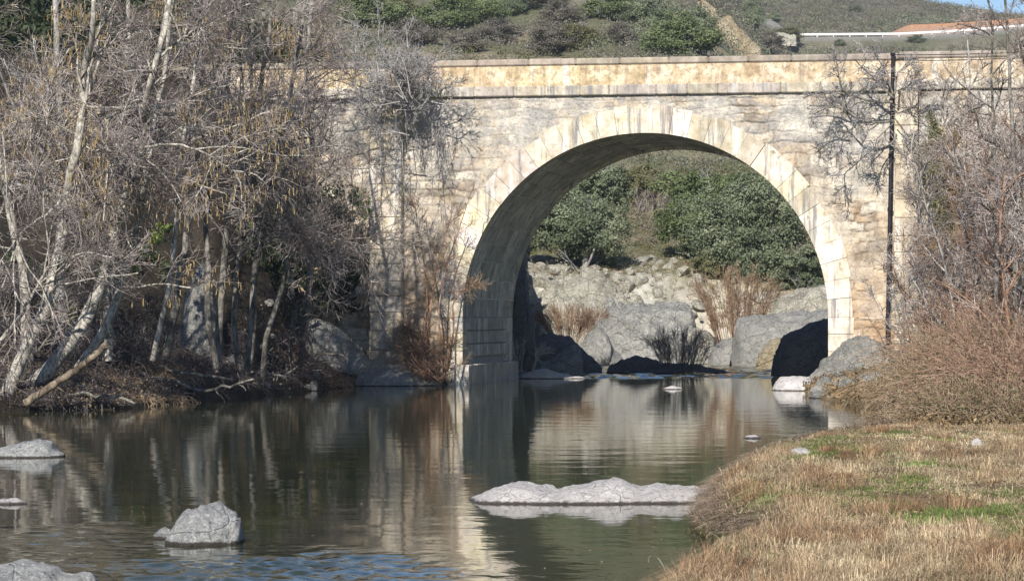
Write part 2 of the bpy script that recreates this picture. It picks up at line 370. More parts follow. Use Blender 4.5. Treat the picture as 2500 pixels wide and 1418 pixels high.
nu, nv = 560, 470
uu = np.linspace(-1, 1, nu); uu = uu*.26+np.sign(uu)*np.abs(uu)**4*.75
yv = np.concatenate([np.linspace(-6, 16, 14)[:-1], np.geomspace(16, 620, nv-44), np.geomspace(640, 1600, 31)]); nv = len(yv)
U, Yg = np.meshgrid(uu, yv); Xg = U*(np.maximum(Yg, 0)+14)
Zg = ground(Xg, Yg)
V = np.stack([Xg, Yg, Zg], -1).reshape(-1, 3)
ii = (np.arange(nv-1)[:, None]*nu+np.arange(nu-1)[None]).ravel()
Q = np.stack([ii, ii+1, ii+nu+1, ii+nu], 1)
gx, gy, gz = V.T; gd = sdist(gx, gy); gpx = CX+F*gx/np.maximum(gy, 10)
m1 = fb2(gx, gy, .5, 51); m2 = fb2(gx, gy, 2.2, 61); m3 = fb2(gx, gy, .1, 71); m4 = fb2(gx, gy, .035, 81)
c = np.tile(np.array([.20, .145, .08]), (len(gx), 1))
c = lerpc(c, (.105, .12, .045), sstep(.05, .4, m1)*.6)
c = lerpc(c, lerpc((.018, .015, .011), (.045, .036, .027), sstep(-.2, .4, m2)), ((gx < 2) & (gy < 88)).astype(float))  # shade under the left trees put into the soil colour
bk = sstep(86, 90, gy)
slope = np.gradient(Zg, axis=0).ravel()/np.maximum(np.gradient(Yg, axis=0).ravel(), .01)
cb = lerpc((.15, .15, .085), (.24, .21, .14), sstep(-.3, .4, m1+m3))
cb = lerpc(cb, (.13, .20, .06), sstep(.15, .45, m3-.3*m2)*.7)
cl = lerpc((.30, .29, .25), (.52, .50, .44), sstep(-.3, .35, m2+.5*m1)); cl = lerpc(cl, (.42, .34, .18), sstep(.1, .5, m3)*.5)
cb = lerpc(cb, cl, sstep(126, 122.5, gy+m1*3))
hillc = lerpc(lerpc((.13, .135, .08), (.21, .19, .14), sstep(-.3, .3, m3+.4*m1)), (.34, .28, .18), sstep(.12, .45, m4+.5*m3)*.7)
cb = lerpc(cb, hillc, sstep(160, 200, gy))
w = sstep(2140, 2230, gpx)*sstep(455, 455.6, gy)*sstep(461, 458.5, gy); cb = lerpc(cb, (.52, .27, .15), w)
cb = lerpc(cb, (.30, .29, .27), sstep(446, 447, gy)*sstep(455.5, 455, gy)*sstep(1800, 1860, gpx))
c = lerpc(c, cb, bk)
m = M_('ground_cover_mat'); cc = m.tint(); cc = m.mix(1, cc, m.ramp(m.noise(m.pos, 3.2, 8, .75), [(.32, .55), (.5, 1), (.68, 1.35)]), 'MULTIPLY')
ter_mat = m.done(cc, .95, m.bump(m.noise(m.pos, 5, 7, .7), .8, .15))
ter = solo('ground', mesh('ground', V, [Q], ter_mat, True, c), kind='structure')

# ------------------------------------------------------------------ the river
m = M_('river_water'); v = m.pos
sx, sy, sz_ = m.sep(v)
# a riffle where stones break the surface in the left foreground, calm elsewhere
calm = m.ramp(m.noise(m.mp(v, (.25, .06, 1)), 1, 3), [(.42, .25), (.62, 1)])
h1 = m.noise(m.mp(v, (.9, .9, 1)), 1.0, 3, .5); h2 = m.noise(m.mp(v, (1, .55, 1)), 6.5, 3, .55)
hh = m.math('ADD', m.math('MULTIPLY', h1, .0055), m.math('MULTIPLY', m.math('MULTIPLY', h2, calm), .0018))
nb = m.bump(hh, 1., 1.)
m.b.inputs['IOR'].default_value = 1.33; m.b.inputs['Specular IOR Level'].default_value = .5
wat = m.done(m.ramp(m.noise(v, .25, 3), [(.35, (.024, .032, .014)), (.65, (.048, .050, .022))]), .035, nb)
# real wavelets where the stream runs over stones: left foreground and under the arch
xs = np.r_[np.linspace(-120, -10, 12), np.arange(-9, -4, .5), np.arange(-4, 1.5, .035), np.arange(1.5, 11, .12), np.arange(11.5, 16, .7), np.linspace(18, 120, 12)]
ys = np.r_[np.linspace(-25, 14, 8), np.arange(17.5, 26.5, .035), np.linspace(27, 85, 50), np.arange(86, 113, .12), np.linspace(114, 135, 8)]
A, B = np.meshgrid(xs, ys); dd = np.hypot((A+1.75)*.62, (B-21.6)*.40)+.45*fb2(A, B, .9, 5, 3); mk = sstep(1.15, .45, dd)
mk = np.maximum(mk, .35*sstep(1.3, .4, np.hypot((A+3.4)*.9, (B-24.5)*.4)+.5*fb2(A, B, 1.1, 6, 3)))
mf = sstep(88, 90.5, B+1.2*fb2(A, B, .3, 8, 2)); P = np.stack([A, B, A*0], -1)
Zw = mk*(.034*fbm(P*np.array([2.6, 2.3, 1]), 3, 2)+.022*fbm(P*np.array([8.5, 7., 1]), 4, 2))+mf*(.10*fbm(P*np.array([1.2, .9, 1]), 5, 2)+.04*fbm(P*np.array([4., 3., 1]), 7, 2))
nx_, ny_ = len(xs), len(ys); ii = (np.arange(ny_-1)[:, None]*nx_+np.arange(nx_-1)[None]).ravel()
solo('river_water', mesh('river_water', np.stack([A, B, Zw], -1), [np.stack([ii, ii+1, ii+nx_+1, ii+nx_], 1)], wat, True), kind='structure')

# ------------------------------------------------------------------ the stone bridge, in its own frame (x along, y through, z up)
TH = R(-10.6); B0 = (-1.345, 80.9, 0)
bridge = thing('stone_bridge', B0, 'old stone road bridge with one round arch of dressed stones over the river', 'bridge', rz=TH)
rng = np.random.default_rng(5)
def b_add(name, me): o = bpy.data.objects.new(name, me); COL.objects.link(o); o.parent = bridge; return o
face = rubble('rubble_masonry', .3); face_w = rubble('rubble_wing', .1)
ring_m = ashlar('dressed_arch_stone', ((.50, .43, .32), (.68, .61, .51), (.80, .76, .69)), .85, pit=.012)
par_m = ashlar('parapet_stone', ((.30, .23, .15), (.54, .43, .30), (.74, .66, .53)), .4, pit=.075)
cop_m = ashlar('coping_stone', ((.22, .19, .16), (.32, .28, .235), (.42, .37, .31)), .4, wash=.15)
cor_m = ashlar('cornice_stone', ((.28, .26, .23), (.42, .38, .33), (.56, .52, .45)), .8, pit=.03, wash=.35)
vau_m = ashlar('vault_stone', ((.36, .34, .30), (.56, .54, .48), (.74, .72, .66)), .6)  # paler stone stands in for sunlight bounced up off the water
abu_m = rockmat('abutment_render', ((.46, .44, .40), (.66, .64, .60), (.82, .80, .76)), (.26, .26, .25), True, 2.2, .5, .1)  # tone raised likewise, in place of light bounced from the river
RC, ZC, S0 = 4.985, 1.83, 4.985; RT = .70
def sol(a, b, n): return np.linspace(a, b, n)
# spandrel body, columns following the back of the arch ring
xs = np.unique(np.r_[sol(-2.53, -.62, 50), S0-(RC+.62)*np.cos(np.linspace(0, np.pi, 340)), sol(S0+RC+.62, 12.33, 46)])
zlo = np.where(np.abs(xs-S0) < RC+.62-1e-6, ZC+np.sqrt(np.maximum((RC+.62)**2-(xs-S0)**2, 0)), ZC)
def sheet(xs, z0, z1, t, nz, seed, cover=0., out=-1):
    A = np.repeat(np.asarray(xs)[:, None], nz, 1); f = np.linspace(0, 1, nz)[None]; B = np.asarray(z0)[:, None]*(1-f)+z1*f
    dsp, col = stones(A, B, seed, cover); n = len(xs); ii = (np.arange(n-1)[:, None]*nz+np.arange(nz-1)[None]).ravel()
    Q = np.stack([ii, ii+nz, ii+nz+1, ii+1], 1)
    return np.stack([A, t+out*dsp, B], -1).reshape(-1, 3), (Q if out < 0 else Q[:, ::-1]), col.reshape(-1, 3)
V1, Q1, C1 = sheet(xs, zlo, 7.84, .0, 130, 7, .2); x2 = xs[::6]; V2, Q2, C2 = sheet(x2, zlo[::6], 7.84, 7., 30, 7, .05, 1)
x3 = np.r_[xs[0], xs[-1]]; V3 = [(xs[0], .02, 7.8), (xs[-1], .02, 7.8), (xs[-1], 6.98, 7.8), (xs[0], 6.98, 7.8)]
b_add('spandrel_wall', mesh('spandrel_wall', np.r_[V1, V2, V3], [Q1, Q2+len(V1), [(np.arange(4)+len(V1)+len(V2))]], face, False, np.r_[C1, C2, np.full((4, 3), .5)]))
for x0, x1 in ((-2.53, -.30), (10.62, 12.33)):
    xx = np.linspace(x0, x1, 52); Vp, Qp, Cp = sheet(xx, xx*0-.6, ZC+.01, .0, 60, 7, .0); a = Acc(); a.add(Vp, Qp, c=Cp); a.box((x0, .06, -.6), (x1, 7, ZC+.005), (.5, .45, .38)); b_add('pier_wall', a.mesh('pier_wall', face))
# voussoirs
def ring(t0, t1, dr, nvs, name, jambs=True, mat=ring_m):
    a = Acc(); da = math.pi/nvs
    for k in range(nvs):
        a0, a1 = math.pi-k*da-.0009, math.pi-(k+1)*da+.0009; sg = 4
        ri = RC-dr; ro = RC+RT+rng.uniform(-.05, .07); tt = t0+rng.uniform(-.03, .018); g = rng.uniform(.70, 1.1); tc_ = (g, g*rng.uniform(.95, 1.0), g*rng.uniform(.84, 1.0))
        V = []
        for t in (tt, t1):
            for r_ in (ri, ro):
                for q in np.linspace(a0, a1, sg): V.append((S0+r_*math.cos(q), t, ZC+r_*math.sin(q)))
        Q = []
        for q in range(sg-1):
            Q += [(q, q+1, sg+q+1, sg+q), (2*sg+q, 3*sg+q, 3*sg+q+1, 2*sg+q+1), (q, 2*sg+q, 2*sg+q+1, q+1), (sg+q, sg+q+1, 3*sg+q+1, 3*sg+q)]
        Q += [(0, sg, 3*sg, 2*sg), (sg-1, 3*sg-1, 4*sg-1, 2*sg-1)]
        a.add(V, Q, c=tc_)
    if jambs:
        z = ZC-.004
        while z > -.5:
            h = rng.uniform(.38, .5); 
            for (x0, x1) in ((-.36+rng.uniform(-.04, .04), -dr*-1), (2*S0-dr, 2*S0+.68+rng.uniform(-.06, .08))):
                g = rng.uniform(.85, 1.06); a.box((x0, t0+rng.uniform(-.012, .008), z-h+.006), (x1, t1, z-.003), (g, g*.98, g*rng.uniform(.85, .98)), .012)
            z -= h
    return b_add(name, a.mesh(name, mat))
ring(-.035, .48, 0, 33, 'arch_ring'); ring(6.74, 7.04, .07, 33, 'arch_ring')
# vault of long stone courses, with open joints
a = Acc(); nr = 30; da = math.pi/nr
for k in range(nr):
    t = .484; 
    while t < 6.73:
        l = min(rng.uniform(.6, 1.5), 6.736-t); a0, a1 = k*da+.0040, (k+1)*da-.0040; dr = rng.uniform(.004, .03); g = rng.uniform(.7, 1.15)
        V = [(S0+rr*math.cos(q), tt, ZC+rr*math.sin(q)) for rr in (RC+dr, RC+.3) for q in (a0, (a0+a1)/2, a1) for tt in (t+.018, t+l-.018)]
        a.add(V, [(0, 1, 3, 2), (2, 3, 5, 4), (6, 8, 9, 7), (8, 10, 11, 9), (0, 2, 8, 6), (2, 4, 10, 8), (1, 7, 9, 3), (3, 9, 11, 5), (0, 6, 7, 1), (4, 5, 11, 10)], c=(g, g*.98, g*.94)); t += l
b_add('vault', a.mesh('vault', vau_m))
V = [(S0+(RC+.045)*math.cos(q), tt, ZC+(RC+.045)*math.sin(q)) for q in np.linspace(0, math.pi, 41) for tt in (.5, 6.73)]
m = M_('pale_mortar'); b_add('mortar_bed', mesh('mortar_bed', V, [[(2*i, 2*i+1, 2*i+3, 2*i+2) for i in range(40)]], m.done(m.ramp(m.noise(m.obj, 3, 4), [(.3, (.66, .64, .60)), (.7, (.88, .86, .82))])), False))
# abutment faces below the springing: corner strips and a rough rendered panel
for nm, x0, x1, sg in (('abutment', -.45, -.03, 1), ('abutment', 2*S0+.03, 2*S0+.45, -1)):
    a = Acc(); z = ZC
    yy = np.linspace(.49, 6.73, 60); zz = np.linspace(-.4, ZC-.004, 34); A, B = np.meshgrid(yy, zz)
    xf = (x1 if sg > 0 else x0)+sg*.05*fbm(np.stack([A*1.6, B*1.6, A*0], -1), 31+sg, 5)
    ii = (np.arange(33)[:, None]*60+np.arange(59)[None]).ravel(); a.add(np.stack([xf, A, B], -1), np.stack([ii, ii+1, ii+61, ii+60], 1))
    b_add(nm, a.mesh(nm, abu_m))
    a = Acc(); z = ZC-.02
    for k in range(3):
        t = .49
        while t < 6.18:
            l = min(rng.uniform(.5, 1.1), 6.2-t); g = rng.uniform(.7, 1.1); xa = (-.3, .035) if sg > 0 else (2*S0-.035, 2*S0+.3); a.box((xa[0], t+.015, z-.33), (xa[1], t+l-.015, z), (g, g*.99, g*.95), .01); t += l
        z -= .365
    b_add('wall_blocks', a.mesh('wall_blocks', vau_m))
a = Acc(); z = ZC-.004
while z > .56:
    h = min(rng.uniform(.4, .5), z-.54)
    if h < .1: break
    g = rng.uniform(.9, 1.25); a.box((-.4, 6.2, z-h+.006), (.03, 6.735, z-.004), (g, g, g*.95), .01); g = rng.uniform(.8, 1.1)
    z -= h
b_add('quoin_strip', a.mesh('quoin_strip', vau_m))
a = Acc(); a.box((-.46, -.16, -.6), (.20, 1.1, .53), (.95, .9, .82), .02); a.box((-.46, 1.108, -.6), (.19, 3.6, .54), (.8, .8, .78), .02); a.box((-.46, 3.608, -.6), (.21, 7.2, .53), (.9, .9, .86), .02)
b_add('plinth', a.mesh('plinth', abu_m if False else ring_m))
a = Acc(); a.box((2*S0-.1, -.1, -.6), (2*S0+.8, 7.2, .6), (1, 1, 1), .02); b_add('plinth', a.mesh('plinth', ring_m))
# cornice slabs, parapet slabs, coping
def course(name, z0, z1, t0, t1, x0, x1, lo, hi, mat, jit=.006, bev=.02, cv=(.85, 1.08), step=0.):
    a = Acc(); x = x0
    while x < x1:
        l = min(rng.uniform(lo, hi), x1-x); g = rng.uniform(*cv); f = step if x > 11.7 else 0
        a.box((x+.001, t0+rng.uniform(-jit, jit), z0+f), (x+l-.001, t1, z1+f+rng.uniform(-jit, jit)*.6), (g, g*rng.uniform(.95, 1), g*rng.uniform(.86, 1)), bev); x += l
    return b_add(name, a.mesh(name, mat))
course('cornice', 7.843, 8.118, -.13, .5, -13, 26, .7, 1.1, cor_m, .008, .025, step=.035)
course('cornice', 7.843, 8.118, 6.5, 7.13, -13, 26, .7, 1.1, cor_m, .008)
course('parapet', 8.122, 8.668, .015, .36, -13, 26, 1.2, 2.4, par_m, .003, .004, (.94, 1.05), step=.035)
course('parapet', 8.122, 8.668, 6.64, 6.985, -13, 26, 1.2, 2.4, par_m, .004, .008)
course('coping', 8.672, 8.86, -.035, .41, -13, 26, 1.0, 1.6, cop_m, .006, .04, (.85, 1.1), step=.035)
course('coping', 8.672, 8.86, 6.59, 7.03, -13, 26, 1.0, 1.6, cop_m, .006, .04)
a = Acc(); a.box((-13, .364, 7.85), (26, 6.636, 8.05)); b_add('deck', a.mesh('deck', cop_m))
# pilasters and wing walls
for x0, x1 in ((-2.56, -1.66), (11.75, 12.36)):
    a = Acc(); z = 7.838
    while z > -.6:
        h = rng.uniform(.4, .55); g = rng.uniform(.8, 1.05); a.box((x0+rng.uniform(-.015, .015), -.30+rng.uniform(-.012, .012), z-h+.004), (x1, .2, z-.004), (g, g*.97, g*rng.uniform(.84, .98)), .018); z -= h
    b_add('pilaster', a.mesh('pilaster', ashlar('pilaster_stone', ((.34, .28, .21), (.52, .46, .37), (.66, .60, .51)), .5, pit=.03)))
def wall_sheet(name, x0, x1, t, mat):
    a = Acc(); xx = np.linspace(x0, x1, int((x1-x0)/.045)); Vp, Qp, Cp = sheet(xx, xx*0-.6, 7.84, t, 170, 19, -.1); a.add(Vp, Qp, c=Cp); a.box((x0, t+.12, -.6), (x1, 6.9, 7.83), (.5, .45, .38))
    return b_add(name, a.mesh(name, mat))
wall_sheet('wing_wall', -13, -2.57, .12, face_w); wall_sheet('wing_wall', 12.37, 26, .0, face_w)

# the black pipe at the right pilaster
m = M_('black_pipe_paint'); pipe_m = m.done(m.ramp(m.noise(m.pos, 6, 4), [(.4, (.010, .011, .016)), (.7, (.03, .03, .035))]), .5)
cT, sT = math.cos(TH), math.sin(TH)
def bw(s, t, z): return np.array([B0[0]+s*cT-t*sT, B0[1]+s*sT+t*cT, z])
pb = bw(11.56, -.18, 1.2); pt = bw(11.70, -.18, 8.80)
pipe = thing('drain_pipe', pb, 'tall thin black pipe standing against the right pilaster of the bridge', 'pipe')
q, r_ = resample([pb, pb*.5+pt*.5, pt], .062, .048, 12); v_, f_ = tubes(q[None], r_[None], 12); part('pipe', mesh('pipe', v_, [f_], pipe_m), pipe)
for f in (.08, .27, .46, .65, .84):
    p = pb*(1-f)+pt*f; q = np.array([p-[0, 0, .05], p+[0, 0, .05]]); v_, f_ = tubes(q[None], np.full((1, 2), .073), 12); part('collar', mesh('collar', v_, [f_], pipe_m), pipe)
q = np.array([pt-[0, 0, .02], pt+[0, 0, .04]]); v_, f_ = tubes(q[None], np.full((1, 2), .07), 12); v_ = np.r_[v_, [q[0], q[1]]]; n = 12
tri = [(24, i, (i+1) % n) for i in range(n)]+[(25, 12+i, 12+(i+1) % n) for i in range(n)]; part('cap', mesh('cap', v_, [f_, tri], pipe_m), pipe)
wp = np.array([bw(11.7+x, -.2, 8.80-.02*math.sin(x*1.1)) for x in np.linspace(0, 13, 24)]); v_, f_ = tubes(wp[None], np.full((1, 24), .012), 5)
solo('cable', mesh('cable', v_, [f_], pipe_m), 'thin dark cable running along the parapet to the right of the black pipe', 'cable', loc=tuple(wp[0]))

# guard rail by the far road
gx_ = [((px-CX)/F*447.6, 447.6, float(roadz(px))) for px in range(1955, 2760, 40)]
m = M_('galvanised_rail'); rail_m = m.done(m.ramp(m.noise(m.pos, .8, 3), [(.3, (.72, .73, .74)), (.7, (.86, .86, .85))]), .45)
gr = thing('guard_rail', gx_[0], 'long pale guard rail along the road on the far hillside', 'guard rail')
P = np.array(gx_); a = Acc()
for (p, q) in zip(P[:-1], P[1:]):
    V = [(x[0], x[1]+dy, x[2]+zz) for x in (p, q) for dy, zz in ((0, .28), (-.06, .36), (0, .45), (-.06, .54), (0, .62), (.05, .45))]
    a.add(V, [(i, (i+1) % 6, 6+(i+1) % 6, 6+i) for i in range(6)])
part('rail', a.mesh('rail', rail_m), gr)
for p in P:
    a = Acc(); a.box((p[0]-.06, p[1]+.05, p[2]-.4), (p[0]+.06, p[1]+.17, p[2]+.6)); part('post', a.mesh('post', rail_m), gr)

# ------------------------------------------------------------------ rocks
ROCK = {
 'pale': rockmat('pale_river_rock', ((.52, .485, .47), (.78, .73, .70), (.90, .85, .82)), (.36, .37, .40), True, 2.4, .5, .12),
 'grey': rockmat('grey_river_rock', ((.24, .245, .25), (.42, .43, .43), (.64, .63, .62)), (.62, .61, .58), True, 1.7, .7, .15),
 'bank': rockmat('bank_rock', ((.20, .20, .19), (.33, .33, .31), (.48, .46, .42)), (.56, .55, .50), True, 1.4, .5, .35),
 'dark': rockmat('wet_and_shaded_rock', ((.09, .09, .10), (.15, .15, .16), (.22, .22, .22)), (.25, .25, .25), True, 1.2, .2, .6),  # dark tone also puts the bridge's shadow into the rocks behind it
 'cliff': rockmat('lichen_cliff_rock', ((.27, .255, .21), (.50, .475, .40), (.72, .69, .59)), (.22, .20, .13), True, .9, .65, .5),
 'crag': rockmat('fractured_crag_rock', ((.17, .17, .165), (.33, .33, .315), (.54, .53, .49)), (.62, .60, .52), True, 1.1, .5, .6),
 'ochre': rockmat('ochre_outcrop_rock', ((.34, .25, .14), (.52, .42, .26), (.66, .60, .46)), (.30, .27, .20), False, .5, .5, 1.),
}
def rock(label, pts, Y, dep, mt='bank', zb=-.35, seed=0, amp=.06, facet=.10, nu_=84, nv_=44, name='rock', group=None, p=2.6, skew=0., cat='rock'):
    pts = np.array(pts, float); x = (pts[:, 0]-CX)/F*Y; z = CH+(HY-pts[:, 1])/F*Y
    x0, x1 = x[0], x[-1]; w = x1-x0; rg = np.random.default_rng(seed+11)
    u = (1-np.cos(np.linspace(0, np.pi, nu_)))/2; X = x0+w*u; prof = np.interp(X, x, z)
    ker = np.array([1, 2, 1.])/4; prof = np.convolve(np.pad(prof, 1, 'edge'), ker, 'valid')
    v = np.sin(np.linspace(-np.pi/2, np.pi/2, nv_)); Ux, Vv = np.meshgrid(u, v, indexing='ij')
    yh = dep/2*(.25+.75*np.sqrt(np.maximum(1-(2*Ux-1)**2, 0)))
    Z = zb+(prof[:, None]-zb)*np.maximum(1-np.abs(Vv)**p, 0)**(1/p)
    XX = np.broadcast_to(X[:, None], Z.shape).copy(); YY = Y+Vv*yh+skew*(Ux-.5)*w
    P = np.stack([XX, YY, Z], -1); s = max(min(w, dep, (z.max()-zb)*2.5), .15)
    # angular facets from random cutting cells, then rough grain
    cs = P.reshape(-1, 3)[rg.integers(0, P.shape[0]*P.shape[1], 22)]; nn = unit(rg.normal(size=(22, 3))+np.array([0, -.5, .3]))
    D = np.linalg.norm((P[:, :, None]+s*.08*fbm(P/s*4, seed, 3)[..., None, None]-cs), axis=-1); k = np.argmin(D, -1); 
    df = np.clip(((P-cs[k])*nn[k]).sum(-1)/s, -.6, .6)*facet*s
    g = (amp*.6 if mt in ('pale', 'grey') else amp)*s*fbm(P/s*2.3+seed*7.7, seed+5, 5)-amp*s*.9*np.abs(fbm(P/s*5+seed*3.1, seed+15, 4))+amp*s*.35*fbm(P/s*13+seed, seed+9, 3)
    if mt in ('bank', 'cliff', 'dark', 'ochre', 'crag'):      # fractured: cracks along tilted beds
        tl = P[..., 2]*1.0+P[..., 0]*rg.uniform(-.5, .5)+P[..., 1]*.3; fr = tl/(s*.16)+1.2*fbm(P/s*2, seed+3, 3); e = np.abs(fr-np.floor(fr)-.5)*2; g = g-.045*s*sstep(.82, 1, e)+.03*s*(hsh(np.floor(fr), np.floor(P[..., 0]/s*2.5+.8*fbm(P/s*3, seed, 2)), fr*0, seed)-.5)
    ctr = np.array([x0+w/2, Y, zb]); nrm = unit((P-ctr)*np.array([1/max(w, .1), 1/dep, 1/max(z.max()-zb, .1)])); nrm[..., 0] *= .5
    edge = np.minimum(1, np.maximum(0, (P[..., 2]-zb)/(.25*s)))[..., None]
    P = P+nrm*(g-df*.9-.02*s)[..., None]*edge
    ii = (np.arange(nu_-1)[:, None]*nv_+np.arange(nv_-1)[None]).ravel()
    me = mesh(name, P.reshape(-1, 3), [np.stack([ii, ii+nv_, ii+nv_+1, ii+1], 1)], ROCK[mt], True)
    return solo(name, me, label, cat, group, loc=(x0+w/2, Y, 0))
rock('rounded grey boulder standing alone in the river, blue riffle before it', [(398, 1326), (408, 1300), (418, 1282), (440, 1252), (458, 1236), (488, 1231), (508, 1228), (528, 1222), (552, 1234), (578, 1250), (590, 1270), (594, 1300), (600, 1328)], 24.4, .75, 'grey', -.15, 1, .08, .16, name='boulder', cat='boulder')
rock('small grey stone touching the left side of the lone round boulder', [(370, 1312), (380, 1296), (400, 1284), (418, 1290), (430, 1320)], 24.8, .25, 'grey', -.1, 2, .08, .1, 40, 24, name='stone', cat='stone')
rock('long low whitish slab of rock with three humps beside the grassy bank', [(1040, 1234), (1090, 1231), (1125, 1226), (1140, 1222), (1170, 1207), (1215, 1184), (1255, 1173), (1285, 1170), (1320, 1180), (1352, 1187), (1400, 1178), (1440, 1172), (1475, 1165), (1500, 1163), (1530, 1170), (1556, 1187), (1600, 1182), (1640, 1178), (1700, 1184), (1790, 1205)], 29.9, 1.3, 'pale', -.12, 3, .07, .09, 120, name='rock_slab')
rock('grey rock in the river at the left edge, nearest the bank of leaning trees', [(-70, 1108), (-30, 1095), (10, 1088), (50, 1076), (80, 1069), (112, 1068), (128, 1072), (136, 1088), (142, 1096), (158, 1106)], 39.3, 1.0, 'grey', -.15, 4, .05, .06)
rock('small low whitish rock at the left edge between two larger grey rocks', [(-60, 1228), (-20, 1220), (10, 1215), (40, 1214), (60, 1222), (78, 1232)], 29.4, .35, 'pale', -.1, 5, .06, .06, 50, 28)
rock('grey rock cut off by the bottom left corner of the picture', [(-120, 1400), (-60, 1374), (0, 1370), (50, 1366), (100, 1367), (135, 1374), (150, 1388), (175, 1392), (205, 1386), (228, 1390), (240, 1405), (246, 1440)], 19.9, .9, 'grey', -.2, 6, .05, .07)
rock('small dark wet stone barely above the water at the left edge', [(-20, 1292), (8, 1284), (28, 1282), (50, 1287), (66, 1294)], 26.1, .25, 'dark', -.08, 7, .06, .06, 40, 24, name='stone', cat='stone')
rock('flat pale stone in mid river in front of the arch', [(1606, 954), (1618, 946), (1640, 940), (1662, 944), (1676, 954)], 75.6, .8, 'pale', -.1, 8, .06, .05, 40, 24, name='stone', cat='stone')
rock('tiny pale stone in the water just beyond the grassy bank', [(1812, 1070), (1822, 1062), (1836, 1059), (1850, 1062), (1862, 1070)], 45.2, .3, 'pale', -.06, 9, .06, .05, 36, 20, name='stone', cat='stone')
rock('long pale rock ledge at the waterline below the left pilaster', [(800, 945), (860, 925), (885, 896), (920, 886), (960, 884), (1000, 894), (1035, 912), (1062, 926), (1100, 944)], 79.9, 2.2, 'bank', -.3, 10, .05, .08)
rock('grey rock outcrop in tree shade against the left wing wall', [(690, 930), (715, 850), (735, 800), (770, 772), (810, 780), (840, 805), (870, 845), (895, 870), (950, 890), (990, 925)], 80.6, 1.6, 'bank', -.3, 11, .07, .16)
rock('pale tapering rock right of the left pier, split dark above', [(1268, 930), (1282, 898), (1310, 882), (1345, 872), (1375, 852), (1400, 840), (1416, 845), (1422, 875), (1424, 900), (1432, 916)], 92.5, 2.4, 'bank', -.3, 12, .05, .14)
rock('low flat pale rock touching the foot of the left pier', [(1256, 934), (1272, 912), (1300, 902), (1330, 898), (1370, 908), (1410, 914), (1444, 924)], 88.8, 1.6, 'pale', -.3, 13, .05, .08)
rock('rock with shade in its dark colour behind the pale tapering rock by the left pier', [(1262, 925), (1275, 850), (1300, 815), (1340, 806), (1375, 815), (1400, 830), (1440, 862), (1470, 888)], 97.5, 3, 'dark', -.3, 14, .06, .12)
rock('tall rock face with shade in its dark colour close behind the left pier inside the arch', [(1195, 920), (1205, 640), (1230, 590), (1262, 600), (1284, 650), (1292, 700), (1280, 720), (1302, 760), (1308, 830), (1330, 920)], 92.5, 5, 'dark', -.4, 15, .06, .16)
rock('craggy grey rock face across the river in the middle of the arch', [(1400, 900), (1425, 838), (1452, 800), (1470, 762), (1488, 742), (1515, 752), (1545, 742), (1590, 738), (1640, 736), (1680, 738), (1694, 770), (1704, 810), (1738, 848), (1750, 900)], 119.0, 6, 'crag', -.4, 16, .08, .38, 150, 80, skew=-.1)
rock('angular grey rock left of the craggy face in the arch', [(1396, 905), (1412, 850), (1436, 812), (1460, 790), (1478, 806), (1500, 850), (1520, 870), (1530, 900)], 114, 3, 'bank', -.4, 17, .06, .2)
rock('low stepped pale slab right of the craggy face in the arch', [(1725, 900), (1738, 846), (1765, 828), (1795, 824), (1802, 852), (1850, 858), (1880, 872), (1905, 900)], 112.5, 3, 'bank', -.3, 18, .05, .14)
rock('big sunlit grey rock beneath the red stems at the right of the arch', [(1784, 880), (1798, 800), (1804, 776), (1840, 768), (1890, 766), (1940, 760), (2000, 752), (2060, 750), (2120, 880)], 109.5, 5, 'bank', -.4, 19, .05, .12, skew=-.15)
rock('tan broken rock below the big sunlit grey rock', [(1840, 905), (1852, 860), (1872, 838), (1900, 828), (1940, 822), (1980, 850), (2000, 900)], 105, 2, 'ochre', -.3, 20, .08, .2)
rock('block of rock with shade in its black colour between the arch opening and the right pier', [(1886, 930), (1890, 880), (1895, 852), (1912, 818), (1935, 806), (1962, 803), (1972, 790), (2000, 784), (2040, 780), (2080, 920)], 91.5, 4, 'dark', -.3, 21, .05, .14)
rock('low rock island with shade in its dark colour under the bare shrub in the arch', [(1478, 915), (1490, 888), (1512, 872), (1548, 866), (1585, 870), (1615, 882), (1660, 884), (1700, 884), (1750, 896), (1800, 915)], 97.3, 2.2, 'dark', -.3, 22, .06, .08)
rock('large grey lichened rock carrying the right pier of the bridge', [(1980, 950), (1990, 905), (2010, 880), (2040, 852), (2065, 836), (2095, 824), (2130, 821), (2160, 830), (2176, 850), (2200, 900), (2220, 960)], 77.2, 3.2, 'bank', -.3, 23, .05, .13, 110, 60)
rock('pale flat rock at the waterline in front of the right pier', [(1882, 958), (1890, 932), (1905, 916), (1940, 912), (1985, 914), (2030, 922), (2080, 960)], 74.6, 1.8, 'pale', -.3, 24, .05, .1)
rock('wedge of smooth tan rock sloping into the water below the right pier', [(1966, 978), (1990, 956), (2025, 934), (2070, 915), (2120, 900), (2180, 892), (2230, 980)], 70.5, 2.4, 'bank', -.3, 25, .04, .08)
rock('shaded grey rocks right of the black pipe at the foot of the wall', [(2150, 930), (2180, 862), (2200, 845), (2240, 838), (2270, 842), (2300, 832), (2350, 838), (2400, 850), (2440, 930)], 77.0, 2, 'bank', 0, 26, .08, .2)
rock('pale pointed rock on top of the cliff in the middle of the arch', [(1490, 760), (1515, 690), (1545, 652), (1580, 634), (1620, 630), (1655, 642), (1700, 668), (1745, 690), (1775, 740)], 125, 5, 'cliff', 1., 27, .06, .25)
rock('broad pale rock ledge in the arch left of the craggy face', [(1270, 800), (1285, 700), (1330, 680), (1400, 668), (1460, 672), (1500, 690), (1540, 740), (1560, 800)], 121.5, 5, 'cliff', .5, 28, .08, .45, 110, 60)
